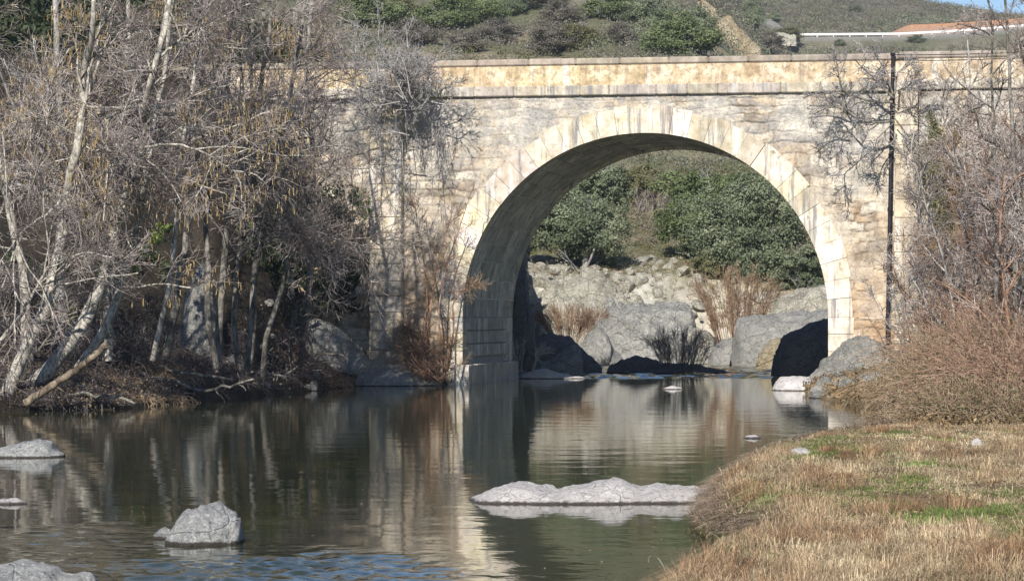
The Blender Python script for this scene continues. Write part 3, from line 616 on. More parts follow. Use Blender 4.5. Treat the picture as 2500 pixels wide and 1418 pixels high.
rock('lichen pale rock in the arch left of the red stems', [(1610, 790), (1630, 712), (1680, 690), (1740, 690), (1790, 720), (1820, 800)], 123, 4, 'cliff', 1., 29, .08, .45)
rock('tan lichened rock with weeds at the right edge inside the arch', [(1860, 790), (1890, 735), (1940, 712), (2000, 700), (2060, 700), (2120, 790)], 120, 4, 'cliff', 1., 30, .08, .4)
rock('grey moss grown rock showing between the tree trunks on the left bank', [(425, 930), (440, 800), (455, 720), (480, 650), (505, 640), (522, 700), (540, 800), (560, 930)], 73.5, 1.6, 'bank', .3, 31, .07, .16)
rock('squat pale rock higher up behind the trunks on the left bank', [(335, 860), (350, 700), (368, 640), (400, 600), (440, 615), (462, 700), (480, 860)], 78.5, 1.6, 'bank', .8, 32, .07, .16)
rock('mossy boulder low on the left bank near the dark trunks', [(540, 935), (548, 880), (570, 862), (595, 868), (612, 890), (620, 935)], 73.5, 1, 'dark', .1, 33, .06, .1, 50, 30, name='boulder', cat='boulder')
rock('split pale rock at the foot of the cliff left of the red stems', [(1660, 900), (1672, 820), (1695, 792), (1725, 800), (1750, 835), (1768, 900)], 116.5, 2.5, 'cliff', -.4, 36, .08, .45)
rock('jagged pale rock above the low red-brown bush in the arch', [(1290, 860), (1310, 770), (1350, 740), (1400, 735), (1440, 770), (1470, 860)], 118.5, 3, 'cliff', -.2, 37, .08, .5)
rock('leaning grey slab on the top left of the craggy face', [(1440, 800), (1475, 735), (1520, 705), (1560, 715), (1600, 800)], 121.5, 2.5, 'crag', 0, 38, .08, .45)
def grow_out(px, py, wpx, hpx, label, seed, mt='ochre'):
    h = hit(px, py); Y = h[1]-3; k = wpx*.7; py -= hpx*.15
    rock(label, [(px-k, py+hpx*.3), (px-k*.8, py-hpx*.45), (px-k*.45, py-hpx*.7), (px-.1*k, py-hpx*.85), (px+.2*k, py-hpx*.5), (px+.5*k, py-hpx*.2), (px+.9*k, py+.1*hpx), (px+k, py+.5*hpx)], Y, (wpx/F*Y)*.7, mt, h[2]-2.5, seed, .09, .25)
grow_out(1788, 118, 110, 80, 'large ochre rock outcrop on the hillside above the bridge', 40)
grow_out(1745, 62, 60, 36, 'small ochre rock just above left of the large hillside outcrop', 41)
grow_out(1720, 22, 44, 24, 'highest pale rock of the hillside outcrop group', 42)
grow_out(1905, 84, 56, 7, 'low pale rock at the left end of the far guard rail', 43, 'cliff')
for i, (px, py, w_, h_, lb) in enumerate(((1950, 1100, 60, 14, 'flat pale stone sunk in the grass at the far end of the bank'), (2135, 1140, 90, 13, 'flat pale stone in the grass left of the thin dark stem'), (2040, 1176, 80, 11, 'flat whitish stone in the grass in the middle of the bank'),
        (1722, 1396, 28, 22, 'small white pebble at the grass edge near the bottom'), (1746, 1386, 20, 14, 'smaller white pebble right of the white pebble at the grass edge'), (2385, 1078, 30, 14, 'small white stone at the foot of the bramble bank'))):
    Y = (CH-.30)/(py-HY)*F; z0 = float(ground(np.array([(px-CX)/F*Y]), np.array([Y]))[0])
    Y = (CH-z0-.04)/(py-HY)*F
    rock(lb, [(px-w_/2, py+4), (px-w_*.3, py-h_*.5), (px, py-h_*.7), (px+w_*.3, py-h_*.5), (px+w_/2, py+4)], Y, w_/F*Y*1.1, 'pale', z0-.1, 50+i, .07, .08, 36, 24, name='stone', cat='stone')

# ------------------------------------------------------------------ bare trees
BARK = {
 'pale': barkmat('pale_alder_bark', ((.08, .075, .065), (.29, .265, .225), (.52, .49, .43)), 11),
 'log': barkmat('weathered_log', ((.05, .04, .03), (.14, .11, .08), (.27, .22, .16))),
 'dark': barkmat('dark_trunk_bark', ((.05, .045, .04), (.13, .12, .10), (.26, .24, .21))),
 'red': barkmat('reddish_stem_bark', ((.10, .055, .035), (.24, .14, .09), (.38, .25, .17))),
 'grey': barkmat('grey_stem_bark', ((.12, .115, .11), (.27, .26, .25), (.42, .40, .38))),
}
TW = {
 'mauve': twigmat('mauve_twigs', ((.085, .067, .06), (.27, .225, .205), (.56, .50, .46))),
 'greyt': twigmat('grey_twigs', ((.13, .12, .125), (.31, .295, .29), (.52, .50, .49))),
 'brown': twigmat('brown_twigs', ((.12, .08, .05), (.27, .19, .125), (.42, .33, .23))),
 'red': twigmat('red_stems', ((.11, .065, .045), (.27, .165, .115), (.44, .31, .23))),
 'dark': twigmat('dark_twigs', ((.035, .03, .035), (.08, .07, .075), (.18, .16, .16))),  # dark tone carries the shade beneath the left trees
}
CAT = twigmat('catkin_ochre', ((.20, .14, .06), (.40, .29, .14), (.60, .48, .26)), 2.)
def bare_tree(name, label, cat, trunks, Y, spec, bark='pale', tw='mauve', seed=0, group=None, catk=0, r1=.04, catlen=.13, up=.0, tr_sides=9, limbs=(), yj=.5):
    """trunks: [(screen-traced centre line, base radius)], each at its own distance"""
    rg = np.random.default_rng(seed+100); Ps = []; Rs = []
    for i, (pts, r0) in enumerate(trunks):
        yo = rg.uniform(-yj, yj) if i else 0
        w3 = np.array([W(px, py, Y+yo+rg.uniform(-.15, .15)*j) for j, (px, py) in enumerate(pts)])
        q, r_ = resample(w3, r0, r1 if r0 > r1*1.2 else r0*.5, 20, rg, r0*.12); Ps.append(q); Rs.append(r_)
    root = thing(name, tuple(Ps[0][0]), label, cat, group)
    P0, R0 = np.stack(Ps), np.stack(Rs)*(.82 if bark == 'pale' else 1)
    lv = [(P0, R0)]
    for (pts, r0) in limbs:
        w3 = np.array([W(px, py, Y-.3*j) for j, (px, py) in enumerate(pts)]); q, r_ = resample(w3, r0, .012, 20, rg, .01); P0 = np.concatenate([P0, q[None]]); R0 = np.concatenate([R0, r_[None]])
    v0, f0 = tubes(P0, R0, tr_sides)
    cur = (P0, R0); segs = []
    for k, sp in enumerate(spec):
        nx = spawn(rg, cur[0], cur[1], **sp); segs.append(nx); cur = nx
    v1, f1 = tubes(*segs[0], 5)
    part('trunk' if r1 > .02 else 'stems', mesh('trunk', np.r_[v0, v1], [f0, f1+len(v0)], BARK[bark]), root)
    Vs = []; Fs = []; n = 0
    for (p, r_) in segs[1:]:
        v_, f_ = tubes(p, r_, 3); Vs.append(v_); Fs.append(f_+n); n += len(v_)
    if Vs: part('crown', mesh('crown', np.concatenate(Vs), [np.concatenate(Fs)], TW[tw]), root)
    if catk:
        p = cur[0][rg.integers(0, len(cur[0]), int(catk*1.7)), -1]; m_ = fb2(p[:, 0], p[:, 2], .55, seed, 2) > .20; p = p[m_]
        K = 3; ln = rg.uniform(.6, 1.3, len(p))*catlen
        Q = np.stack([p+np.stack([rg.normal(0, .01, len(p)), rg.normal(0, .01, len(p)), -ln*k/(K-1)], 1) for k in range(K)], 1)
        v_, f_ = tubes(Q, np.tile([.006, .0095, .007], (len(p), 1)), 3); tag(part('catkins', mesh('catkins', v_, [f_], CAT), root), kind='stuff')
    return root
def SP(n1=12, n2=7, n3=5, n4=3, s=1., t0=.35, up=.2, grav=-.02, rmin=.0055):
    return [dict(n=n1, t0=t0, L=(1.3*s, 3.4*s), ang=(30, 75), K=9, wob=.11, rr=.5, up=up, grav=grav, rmin=.020),
            dict(n=n2, t0=.15, L=(.6*s, 1.6*s), ang=(25, 65), K=6, wob=.15, rr=.55, up=up*.6, grav=grav, rmin=.011),
            dict(n=n3, t0=.1, L=(.35*s, .85*s), ang=(25, 65), K=4, wob=.15, rr=.55, rmin=rmin),
            dict(n=n4, t0=.15, L=(.15*s, .42*s), ang=(25, 65), K=3, wob=.15, rr=.6, rmin=rmin*.85)]
bare_tree('alder_tree', 'pale spotted trunk leaning up from the far left of the bank, low catkins', 'tree', [([(10, 975), (35, 905), (75, 830), (108, 750), (135, 660), (152, 580), (165, 470), (190, 340), (205, 200), (230, 40), (240, -160)], .17)], 58.5,
    SP(9, 6, 6, 3, t0=.5), seed=1, catk=2600, limbs=[([(0, 835), (50, 770), (95, 690), (140, 610)], .05), ([(165, 470), (120, 520), (60, 560), (0, 640)], .03)])
bare_tree('alder_tree', 'tallest pale white trunk curving from the water edge to the top of the picture', 'tree', [([(45, 968), (90, 925), (150, 880), (200, 800), (240, 710), (270, 620), (298, 520), (318, 430), (340, 330), (362, 235), (388, 140), (412, 30), (440, -120), (460, -260)], .20)], 59.5,
    SP(8, 6, 5, 3, .85, t0=.45), seed=2, catk=1500, limbs=[([(190, 470), (250, 420), (310, 385), (350, 365)], .03), ([(362, 235), (300, 260), (220, 330), (180, 400)], .035), ([(388, 140), (450, 90), (520, 60)], .03), ([(340, 360), (430, 350), (510, 378), (575, 420)], .03)])
bare_tree('alder_tree', 'slimmer pale trunk rising parallel right of the tallest white trunk', 'tree', [([(190, 900), (240, 840), (280, 750), (310, 650), (335, 560), (350, 470), (362, 380), (385, 260), (410, 120), (430, -60), (445, -200)], .12)], 60.5,
    SP(9, 6, 5, 3, t0=.5), seed=3, catk=1500, limbs=[([(262, 770), (290, 720), (300, 640)], .04)])
bare_tree('alder_tree', 'trunk cut by the left edge leaning back away from the water', 'tree', [([(70, 900), (62, 760), (55, 650), (30, 560), (8, 440), (-10, 330), (-40, 120), (-60, -100)], .15)], 61.5, SP(13), seed=4, catk=1500,
    limbs=[([(0, 460), (60, 410), (150, 395), (250, 400), (330, 402)], .035), ([(0, 520), (40, 430), (90, 395)], .03), ([(5, 350), (80, 330), (130, 320), (200, 310)], .03)])
bare_tree('alder_tree', 'upright bluish grey trunk farther back at the upper left', 'tree', [([(140, 890), (146, 700), (150, 500), (150, 350), (145, 200), (138, 60), (130, -200)], .15)], 66, SP(14, 7, 5, 3), 'grey', 'greyt', seed=5, catk=900)
bare_tree('alder_tree', 'upright grey trunk behind the tall white one, seen at the knee of its curve', 'tree', [([(262, 880), (266, 720), (268, 560), (280, 400), (300, 250), (312, 120), (318, -60), (320, -240)], .14)], 65, SP(13), 'pale', 'mauve', seed=6, catk=3000)
bare_tree('alder_tree', 'thin light stem in front of the squat pale rock', 'tree', [([(372, 880), (395, 780), (415, 690), (425, 600), (432, 500), (440, 380), (470, 220), (490, 60), (500, -140)], .075)], 64, SP(12), 'pale', 'mauve', seed=7, catk=1800)
bare_tree('alder_tree', 'dark trunk standing left of the mossy rock', 'tree', [([(400, 900), (420, 780), (440, 670), (455, 560), (470, 440), (500, 280), (540, 120), (560, -60)], .11)], 69, SP(14), 'dark', 'mauve', seed=8, catk=300)
bare_tree('alder_tree', 'dark forked trunk right of the mossy rock with mauve twigs above', 'tree', [([(525, 910), (538, 780), (545, 660), (552, 540), (590, 400), (630, 240), (660, 60), (670, -80)], .10), ([(530, 900), (505, 780), (510, 660), (500, 520), (520, 380), (560, 180), (570, 0)], .08)], 70, SP(14, 8, 5), 'dark', 'mauve', seed=9)
bare_tree('alder_tree', 'dark thin trunks below the densest mauve twigs, mid left', 'tree', [([(600, 920), (618, 800), (620, 680), (640, 560), (670, 420), (700, 300), (720, 160), (745, 0)], .10), ([(640, 925), (650, 820), (690, 700), (720, 560), (760, 440), (790, 300)], .07), ([(585, 915), (570, 800), (580, 660), (600, 480), (620, 300), (610, 120)], .08)], 72, SP(14, 8, 5, 3, up=.1), 'dark', 'mauve', seed=10,
    limbs=[([(550, 645), (600, 610), (650, 580), (710, 545)], .03), ([(560, 600), (650, 590), (750, 590), (900, 580)], .018)])
bare_tree('alder_tree', 'slender dark tree nearest the bridge with mauve twigs reaching over the wing wall', 'tree', [([(735, 900), (745, 780), (760, 640), (765, 520), (765, 400), (755, 280), (745, 140), (735, 10)], .09), ([(700, 915), (720, 760), (700, 620), (690, 480), (700, 330), (690, 170)], .08)], 75, SP(13, 7, 6, 3, .7, up=.1), 'dark', 'mauve', seed=11)
bare_tree('yellow_tree', 'tree with yellow catkins topping the mauve twigs beside the green hillside', 'tree', [([(700, 700), (710, 500), (730, 300), (750, 140), (760, 20), (765, -120)], .12)], 84, SP(10, 8, 7, 4, .8, t0=.6), 'grey', 'brown', seed=12, catk=4500, catlen=.16)
bare_tree('hazel_bush', 'low dark bare bush at the foot of the left trunks', 'bush', [([(300, 930), (290, 860), (260, 790)], .03), ([(310, 930), (330, 850), (370, 780)], .03), ([(305, 930), (310, 840), (300, 760)], .03), ([(320, 935), (370, 880), (420, 830)], .03)], 66, SP(8, 6, 5, 3, .45, t0=.1), 'dark', 'dark', seed=13, r1=.012)
bare_tree('hazel_bush', 'tangled dark bush at the shaded water edge before the wing wall', 'bush', [([(650, 940), (640, 860), (600, 780)], .03), ([(660, 940), (680, 850), (700, 760)], .03), ([(655, 940), (720, 900), (790, 850)], .03), ([(660, 940), (600, 900), (560, 860)], .03)], 74, SP(9, 7, 5, 3, .5, t0=.1), 'dark', 'dark', seed=14, r1=.012)
bare_tree('hazel_bush', 'brown twiggy bush at the left edge behind the first trunks', 'bush', [([(40, 900), (20, 800), (-10, 700)], .03), ([(50, 900), (60, 800), (90, 690)], .03), ([(45, 900), (10, 850), (-20, 800)], .03), ([(60, 900), (120, 820), (180, 740)], .03)], 63, SP(10, 8, 6, 3, .55, t0=.1), 'dark', 'dark', seed=15, r1=.012)
# shrub and hanging creeper on the bridge's left shoulder
rg = np.random.default_rng(77); tr = []
for i in range(34):
    a_ = rg.uniform(-.3, math.pi*1.08) if i < 20 else rg.uniform(1.2, 2.1); l = rg.uniform(70, 150)*(1.15 if a_ > 1.3 else .8); x0 = (1000+rg.normal(0, 38)) if i < 20 else rg.uniform(860, 1030); y0 = 250+rg.normal(0, 22)
    tr.append(([(x0, y0), (x0+l*.5*math.cos(a_)+rg.normal(0, 10), y0-l*.5*math.sin(a_)), (x0+l*math.cos(a_), y0-l*math.sin(a_)*1.0)], .02))
bare_tree('wall_shrub', 'dense grey leafless shrub sprawling over the left shoulder of the bridge parapet', 'shrub', tr, 79.7, [dict(n=8, t0=.1, L=(.4, 1.1), ang=(20, 60), K=5, wob=.2, rr=.6, rmin=.008), dict(n=5, t0=.1, L=(.2, .6), ang=(25, 70), K=4, wob=.25, rr=.6, rmin=.0065), dict(n=2, t0=.1, L=(.1, .3), ang=(25, 60), K=3, wob=.2, rr=.7, rmin=.006)], 'grey', 'greyt', seed=16, r1=.012, tr_sides=5, yj=.7)
tr = []
for i in range(20):
    x0 = rg.uniform(900, 1120); y0 = 290+rg.normal(0, 30)-.0*x0; l = rg.uniform(90, 330)*(1-.5*abs(x0-960)/200); tr.append(([(x0, y0), (x0+rg.normal(0, 12), y0+l*.5), (x0+rg.normal(0, 22), y0+l)], .012))
bare_tree('hanging_creeper', 'grey leafless creeper hanging down the bridge wall below the sprawling shrub', 'creeper', tr, 80.55, [dict(n=9, t0=.05, L=(.2, .7), ang=(15, 50), K=5, wob=.2, rr=.7, rmin=.006, grav=-.08), dict(n=6, t0=.1, L=(.1, .35), ang=(25, 60), K=3, wob=.2, rr=.7, rmin=.005)], 'grey', 'greyt', seed=17, r1=.006, tr_sides=4, yj=.15)
bare_tree('pier_tree', 'thin bare multi-stemmed tree growing at the foot of the left pier', 'tree', [([(1075, 935), (1098, 880), (1108, 800), (1104, 740), (1125, 712), (1150, 700)], .035), ([(1062, 930), (1045, 850), (1050, 760), (1062, 660), (1085, 580), (1110, 500)], .04), ([(1058, 930), (1036, 850), (1044, 740), (1036, 640), (1020, 560), (1010, 470)], .032), ([(1066, 930), (1075, 840), (1070, 750), (1090, 650), (1120, 560), (1150, 470)], .03), ([(1055, 930), (1010, 860), (985, 790)], .03), ([(1070, 930), (1096, 900), (1104, 830)], .03), ([(1050, 930), (1000, 900), (970, 850)], .025)], 79.6,
    [dict(n=11, t0=.25, L=(.4, 1.0), ang=(25, 60), K=6, wob=.16, rr=.5, up=.15, rmin=.008), dict(n=7, t0=.1, L=(.25, .6), ang=(25, 60), K=4, wob=.18, rr=.6, rmin=.006), dict(n=4, t0=.1, L=(.1, .3), ang=(25, 60), K=3, wob=.2, rr=.7, rmin=.005)], 'red', 'brown', seed=18, r1=.012, tr_sides=7, yj=.25)
tr = [([(1058+rg.normal(0, 20), 932), (1040+rg.normal(0, 32), 880), (1025+rg.normal(0, 40), 810+rg.normal(0, 20))], .014) for i in range(22)]
bare_tree('red_shrub', 'low reddish tangle of stems wrapped round the foot of the left pier tree', 'shrub', tr, 79.3, [dict(n=9, t0=.1, L=(.2, .6), ang=(20, 60), K=4, wob=.2, rr=.7, rmin=.008), dict(n=5, t0=.1, L=(.1, .3), ang=(25, 60), K=3, wob=.2, rr=.7, rmin=.007)], 'red', 'red', seed=19, r1=.008, tr_sides=4)
# shrub by the pipe
tr = [([(2182, 296), (2140, 300), (2095, 292), (2060, 262), (2040, 235)], .045), ([(2180, 250), (2130, 248), (2070, 230), (2010, 222), (1960, 240)], .04), ([(2182, 240), (2130, 190), (2100, 160), (2085, 145)], .035), ([(2185, 230), (2190, 180), (2230, 150)], .03), ([(2180, 230), (2160, 170), (2140, 140), (2130, 115)], .03), ([(2182, 300), (2140, 340), (2130, 400)], .02),
      ([(2060, 265), (2020, 262), (1985, 280), (1975, 290)], .025), ([(2110, 295), (2070, 320), (2044, 350), (2042, 410)], .016), ([(2185, 290), (2215, 330), (2240, 390)], .018), ([(2183, 225), (2220, 210), (2260, 200)], .02), ([(2070, 230), (2050, 200), (2042, 150)], .02)]
bare_tree('wall_shrub', 'dark crooked bare shrub growing from the wall beside the black pipe', 'shrub', tr, 77.9, [dict(n=9, t0=.2, L=(.3, .8), ang=(25, 65), K=6, wob=.25, rr=.6, rmin=.011), dict(n=6, t0=.1, L=(.15, .5), ang=(25, 65), K=4, wob=.25, rr=.6, rmin=.008), dict(n=3, t0=.1, L=(.08, .25), ang=(25, 60), K=3, wob=.2, rr=.7, rmin=.007)], 'dark', 'greyt', seed=20, r1=.012, tr_sides=6, yj=.3)
# right bank trees
bare_tree('bare_tree', 'darkest bare trunk near the right edge rising above the hill line', 'tree', [([(2475, 960), (2482, 820), (2478, 640), (2482, 480), (2470, 320), (2462, 150), (2455, 10), (2450, -120)], .075), ([(2470, 940), (2492, 760), (2500, 560), (2496, 380), (2510, 180)], .055)], 58, SP(13, 6, 5, 3, .6, t0=.2, up=.45), 'dark', 'mauve', seed=21, r1=.02)
bare_tree('bare_tree', 'slim straight bare tree second from the right edge', 'tree', [([(2428, 930), (2430, 760), (2436, 600), (2432, 440), (2425, 300), (2420, 160), (2425, 60)], .06), ([(2425, 930), (2405, 780), (2390, 620), (2360, 470), (2320, 340), (2290, 250)], .04)], 60, SP(13, 6, 5, 3, .6, t0=.2, up=.4), 'dark', 'mauve', seed=22, r1=.016)
bare_tree('bare_tree', 'thin bare tree whose arched stem bends towards the pilaster', 'tree', [([(2345, 920), (2330, 760), (2300, 620), (2260, 500), (2235, 400)], .035), ([(2350, 920), (2360, 780), (2350, 640), (2360, 480), (2350, 330), (2370, 180), (2360, 80)], .035), ([(2342, 920), (2300, 800), (2240, 700), (2210, 660)], .025)], 64, SP(12, 6, 5, 3, .5, t0=.15, up=.4), 'grey', 'mauve', seed=23, r1=.014)
bare_tree('bare_tree', 'reddish bare tree partly cut off by the right edge', 'tree', [([(2540, 960), (2530, 800), (2520, 640), (2530, 460), (2520, 300), (2530, 120), (2520, -50)], .06), ([(2500, 950), (2465, 800), (2450, 700), (2440, 560), (2455, 420)], .035)], 55, SP(13, 6, 5, 3, .55, t0=.15, up=.35), 'red', 'mauve', seed=24, r1=.016)
tr = [([(2230+rg.normal(0, 14), 870), (2215+rg.normal(0, 30), 790), (2215+rg.normal(0, 50), 690+rg.normal(0, 30))], .016) for i in range(16)]
bare_tree('bare_shrub', 'grey twiggy shrub low against the wall right of the black pipe', 'shrub', tr, 73.5, [dict(n=9, t0=.1, L=(.3, .7), ang=(15, 45), K=4, wob=.15, rr=.7, rmin=.008, up=.3), dict(n=5, t0=.1, L=(.15, .4), ang=(25, 60), K=3, wob=.2, rr=.7, rmin=.007)], 'grey', 'greyt', seed=25, r1=.008, tr_sides=4)
tr = [([(2330+rg.normal(0, 40), 900), (2330+rg.normal(0, 60), 800), (2330+rg.normal(0, 90), 660+rg.normal(0, 40))], .016) for i in range(26)]
bare_tree('bare_shrub', 'mauve thicket-like shrub under the thin arched tree on the right bank', 'shrub', tr, 66, [dict(n=10, t0=.1, L=(.4, 1.0), ang=(15, 50), K=5, wob=.15, rr=.7, rmin=.008, up=.3), dict(n=6, t0=.1, L=(.2, .5), ang=(25, 60), K=3, wob=.2, rr=.7, rmin=.007), dict(n=2, t0=.1, L=(.1, .3), ang=(25, 60), K=3, wob=.2, rr=.7, rmin=.006)], 'red', 'mauve', seed=26, r1=.008, tr_sides=4)
for i, (cx_, bs, w_, h_, Y, bk_, tw_, lb) in enumerate(((2300, 760, 130, 420, 74.5, 'grey', 'mauve', 'tall grey-mauve bare shrub against the wall right of the pilaster'), (2390, 760, 150, 480, 73, 'red', 'brown', 'tall brown bare shrub against the wall behind the slim straight tree'), (2480, 780, 150, 560, 71.5, 'red', 'mauve', 'tallest brown bare shrub at the right edge against the wall'), (2330, 860, 170, 300, 69, 'red', 'brown', 'dense brown bare shrub below the tall ones at the right wall'), (2450, 880, 170, 330, 64, 'red', 'red', 'reddish bare shrub under the darkest bare trunk'))):
    q = np.random.default_rng(900+i); tr = []
    for k in range(26):
        u_ = q.uniform(-1, 1); tr.append(([(cx_+u_*w_*.25, bs+q.uniform(-20, 20)), (cx_+u_*w_*.4, bs-h_*.5), (cx_+u_*w_*.55+q.normal(0, 12), bs-h_*q.uniform(.6, 1))], .018))
    bare_tree('bare_shrub', lb, 'shrub', tr, Y, [dict(n=11, t0=.1, L=(.4, 1.1), ang=(15, 50), K=5, wob=.15, rr=.7, rmin=.009, up=.35), dict(n=6, t0=.1, L=(.2, .6), ang=(20, 55), K=3, wob=.2, rr=.7, rmin=.007), dict(n=2, t0=.2, L=(.1, .3), ang=(20, 55), K=3, wob=.2, rr=.7, rmin=.0065)], bk_, tw_, seed=950+i, r1=.008, tr_sides=4)
# stems in the arch
def fan(name, label, cx_, base, wpx, hpx, Y, n, bark, tw, seed, r=.014, sp=(9, 4), hang=False):
    q = np.random.default_rng(seed); tr = []
    for i in range(n):
        k = q.uniform(-1, 1); tr.append(([(cx_+k*wpx*.22, base+q.uniform(-5, 12)), (cx_+k*wpx*.36, base-hpx*.5), (cx_+k*wpx*.5, base-hpx*q.uniform(.7, 1)*(1-.25*k*k))], r))
    return bare_tree(name, label, 'shrub', tr, Y, [dict(n=sp[0], t0=.15, L=(.25, .7), ang=(8, 35), K=4, wob=.12, rr=.8, rmin=r*.6, up=.3), dict(n=sp[1], t0=.1, L=(.15, .4), ang=(15, 45), K=3, wob=.15, rr=.8, rmin=r*.5)], bark, tw, seed=seed, r1=r*.5, tr_sides=4)
fan('red_stem_bush', 'large red-brown bush of upright bare stems on the rocks right inside the arch', 1800, 835, 230, 190, 114.5, 60, 'red', 'brown', 31, .012, (11, 6))
fan('red_stem_bush', 'low red-brown bush of bare stems on the rocks left inside the arch', 1385, 825, 190, 80, 109, 46, 'red', 'brown', 32, .011, (9, 5))
fan('island_shrub', 'dark leafless shrub fanning up from the low rock island in the arch', 1665, 905, 190, 105, 96.8, 38, 'dark', 'mauve', 33, .009, (9, 6))
fan('bare_shrub', 'grey leafless shrub between the dark green bushes on the slope through the arch', 1600, 620, 150, 165, 136, 40, 'grey', 'mauve', 34, .02, (10, 6))
fan('dead_branch_shrub', 'sparse pale dead branches sticking out right of the left pier', 1268, 905, 150, 80, 88.4, 7, 'grey', 'greyt', 35, .02, (4, 3))
bare_tree('fallen_log', 'broken leaning pale log lying at the foot of the leaning trunks', 'log', [([(60, 985), (130, 940), (190, 900), (232, 868), (258, 842)], .08)], 57.8, [dict(n=3, t0=.3, L=(.2, .4), ang=(40, 70), K=4, rr=.3, rmin=.01)], 'log', 'brown', seed=40, r1=.065)

def rubble_stones(name, X, Y, Z, size, mt, seed):
    rg = np.random.default_rng(seed); import bmesh
    b = bmesh.new(); bmesh.ops.create_icosphere(b, subdivisions=2, radius=1); V0 = np.array([v.co[:] for v in b.verts]); F0 = np.array([[v.index for v in f.verts] for f in b.faces]); b.free()
    Vs = []; Fs = []; n = 0
    for x, y, z, s in zip(X, Y, Z, size):
        V = V0*rg.uniform(.6, 1.3, 3)*[1, 1, .7]
        for k in range(7):
            nn = unit(rg.normal(size=3)); dd = V@nn; V = V-np.maximum(dd-rg.uniform(.35, .7), 0)[:, None]*nn
        V = V*(1+.1*fbm(V*3+s*100, seed, 2))[:, None]*s+[x, y, z+s*.12]; Vs.append(V); Fs.append(F0+n); n += len(V)
    solo(name, mesh(name, np.concatenate(Vs), [np.concatenate(Fs)], ROCK[mt], False), kind='stuff')
def strew(name, n, pxr, Yr, sr, mt, seed, dmin=.0):
    rg = np.random.default_rng(seed); Y = rg.uniform(*Yr, n); px = rg.uniform(*pxr, n); X = (px-CX)/F*Y; d = sdist(X, Y); k = d > dmin; X, Y = X[k], Y[k]
    rubble_stones(name, X, Y, ground(X, Y), sr[0]+(sr[1]-sr[0])*rg.uniform(0, 1, len(X))**3, mt, seed)
strew('cliff_rubble', 420, (1260, 2060), (117.5, 126), (.08, .55), 'cliff', 801)
strew('shore_rubble', 260, (1230, 2060), (88, 118), (.08, .5), 'bank', 802, -.25)
strew('bank_rubble', 160, (1960, 2420), (66, 79), (.06, .4), 'bank', 803, -.3)
strew('left_shore_rubble', 150, (560, 1120), (70, 81.5), (.05, .3), 'bank', 804, -.3)
strew('pebbles', 260, (-300, 1500), (17, 45), (.02, .07), 'dark', 805, -9) if False else None

# ------------------------------------------------------------------ evergreen bushes and trees
LEAF = {
 'teal': leafmat('grey_green_leaves', ((.07, .09, .05), (.17, .20, .12), (.33, .36, .24))),
 'green': leafmat('dark_green_leaves', ((.055, .075, .03), (.13, .165, .07), (.26, .30, .15))),
 'olive': leafmat('olive_leaves', ((.07, .07, .03), (.15, .15, .07), (.25, .24, .13))),
 'yellow': leafmat('bright_green_leaves', ((.12, .17, .03), (.22, .30, .06), (.34, .42, .12))),
 'grey': leafmat('grey_brown_scrub', ((.09, .08, .06), (.18, .165, .13), (.30, .28, .23))),
 'tan': leafmat('dry_tan_leaves', ((.14, .10, .06), (.28, .21, .13), (.42, .34, .23))),
}
LEAF['shade'] = leafmat('shade_ivy_leaves', ((.012, .018, .01), (.04, .055, .025), (.09, .11, .05)))  # leaf colours darkened to stand for deep shade between twigs and stems
def crown_pts(rg, rx, ry, rz, ncl, nl, cr=.3, cut=.12, seed=0):
    nb = 11; lc = unit(rg.normal(size=(nb, 3)))*rg.uniform(.25, .72, nb)[:, None]; lc[0] = 0; lr = rg.uniform(.28, .52, nb); lr[0] = .55
    w = rg.integers(0, nb, ncl); d = unit(rg.normal(size=(ncl, 3))); C = lc[w]+d*(lr[w]*rg.uniform(.15, 1, ncl)**.4)[:, None]*(1+.6*fbm(d*2+seed, seed, 3))[:, None]
    C[:, 2] = np.maximum(C[:, 2], -.72); sz = cr*rg.uniform(.35, 1.1, ncl)
    P = np.repeat(C, nl, 0)+rg.normal(size=(ncl*nl, 3))*sz.repeat(nl)[:, None]*.5*np.array([1, 1, .8])
    N = unit(P-np.repeat(C, nl, 0)*.92)
    return P*np.array([rx, ry, rz]), N
def evergreen(name, label, cat, px, base, wpx, hpx, Y, mt, seed, leaf=.09, ncl=130, nl=110, ry=None, trunk=True, group=None, lift=.0):
    rg = np.random.default_rng(seed+500)
    if Y is None: Y = hit(px, base, 112.)[1]+.5
    b = W(px, base, Y); rx = wpx/2/F*Y; rz = hpx/2/F*Y; ctr = b+np.array([0, 0, rz*1.0])
    k_ = 1.7 if leaf > .065 and Y > 115 else 1; P, N = crown_pts(rg, rx*1.18, ry or rx*1.05, rz*1.2, ncl, int(nl*k_), .2, seed=seed)
    v_, f_ = quads_at(rg, P+ctr, leaf/k_**.65, 1., N)
    root = thing(name, tuple(b), label, cat, group); part('foliage', mesh('foliage', v_, [f_], LEAF[mt], False), root)
    if trunk or Y > 115:
        q = [b-np.array([0, 0, .8]), b+np.array([.1*rx, 0, rz*.5]), b+np.array([0, 0, rz*1.4])]; p0, r0 = resample(q, rx*.07+.03, .03, 10, rg, .02)
        s1 = spawn(rg, p0[None], r0[None], 18, t0=.2, L=(rz*.6, rz*1.2), ang=(25, 75), K=6, rr=.5); s2 = spawn(rg, *s1, 5, L=(rz*.15, rz*.45), K=4, rmin=.012); v0, f0 = tubes(p0[None], r0[None], 8); v1, f1 = tubes(*s1, 4); v2, f2 = tubes(*s2, 3)
        part('trunk', mesh('trunk', np.r_[v0, v1, v2], [f0, f1+len(v0), f2+len(v0)+len(v1)], BARK['grey']), root)
    return root
evergreen('holm_oak', 'dark grey-green bush with a pale trunk, left on the slope through the arch', 'bush', 1420, 668, 260, 215, None, 'teal', 1, .085, 190, 120)
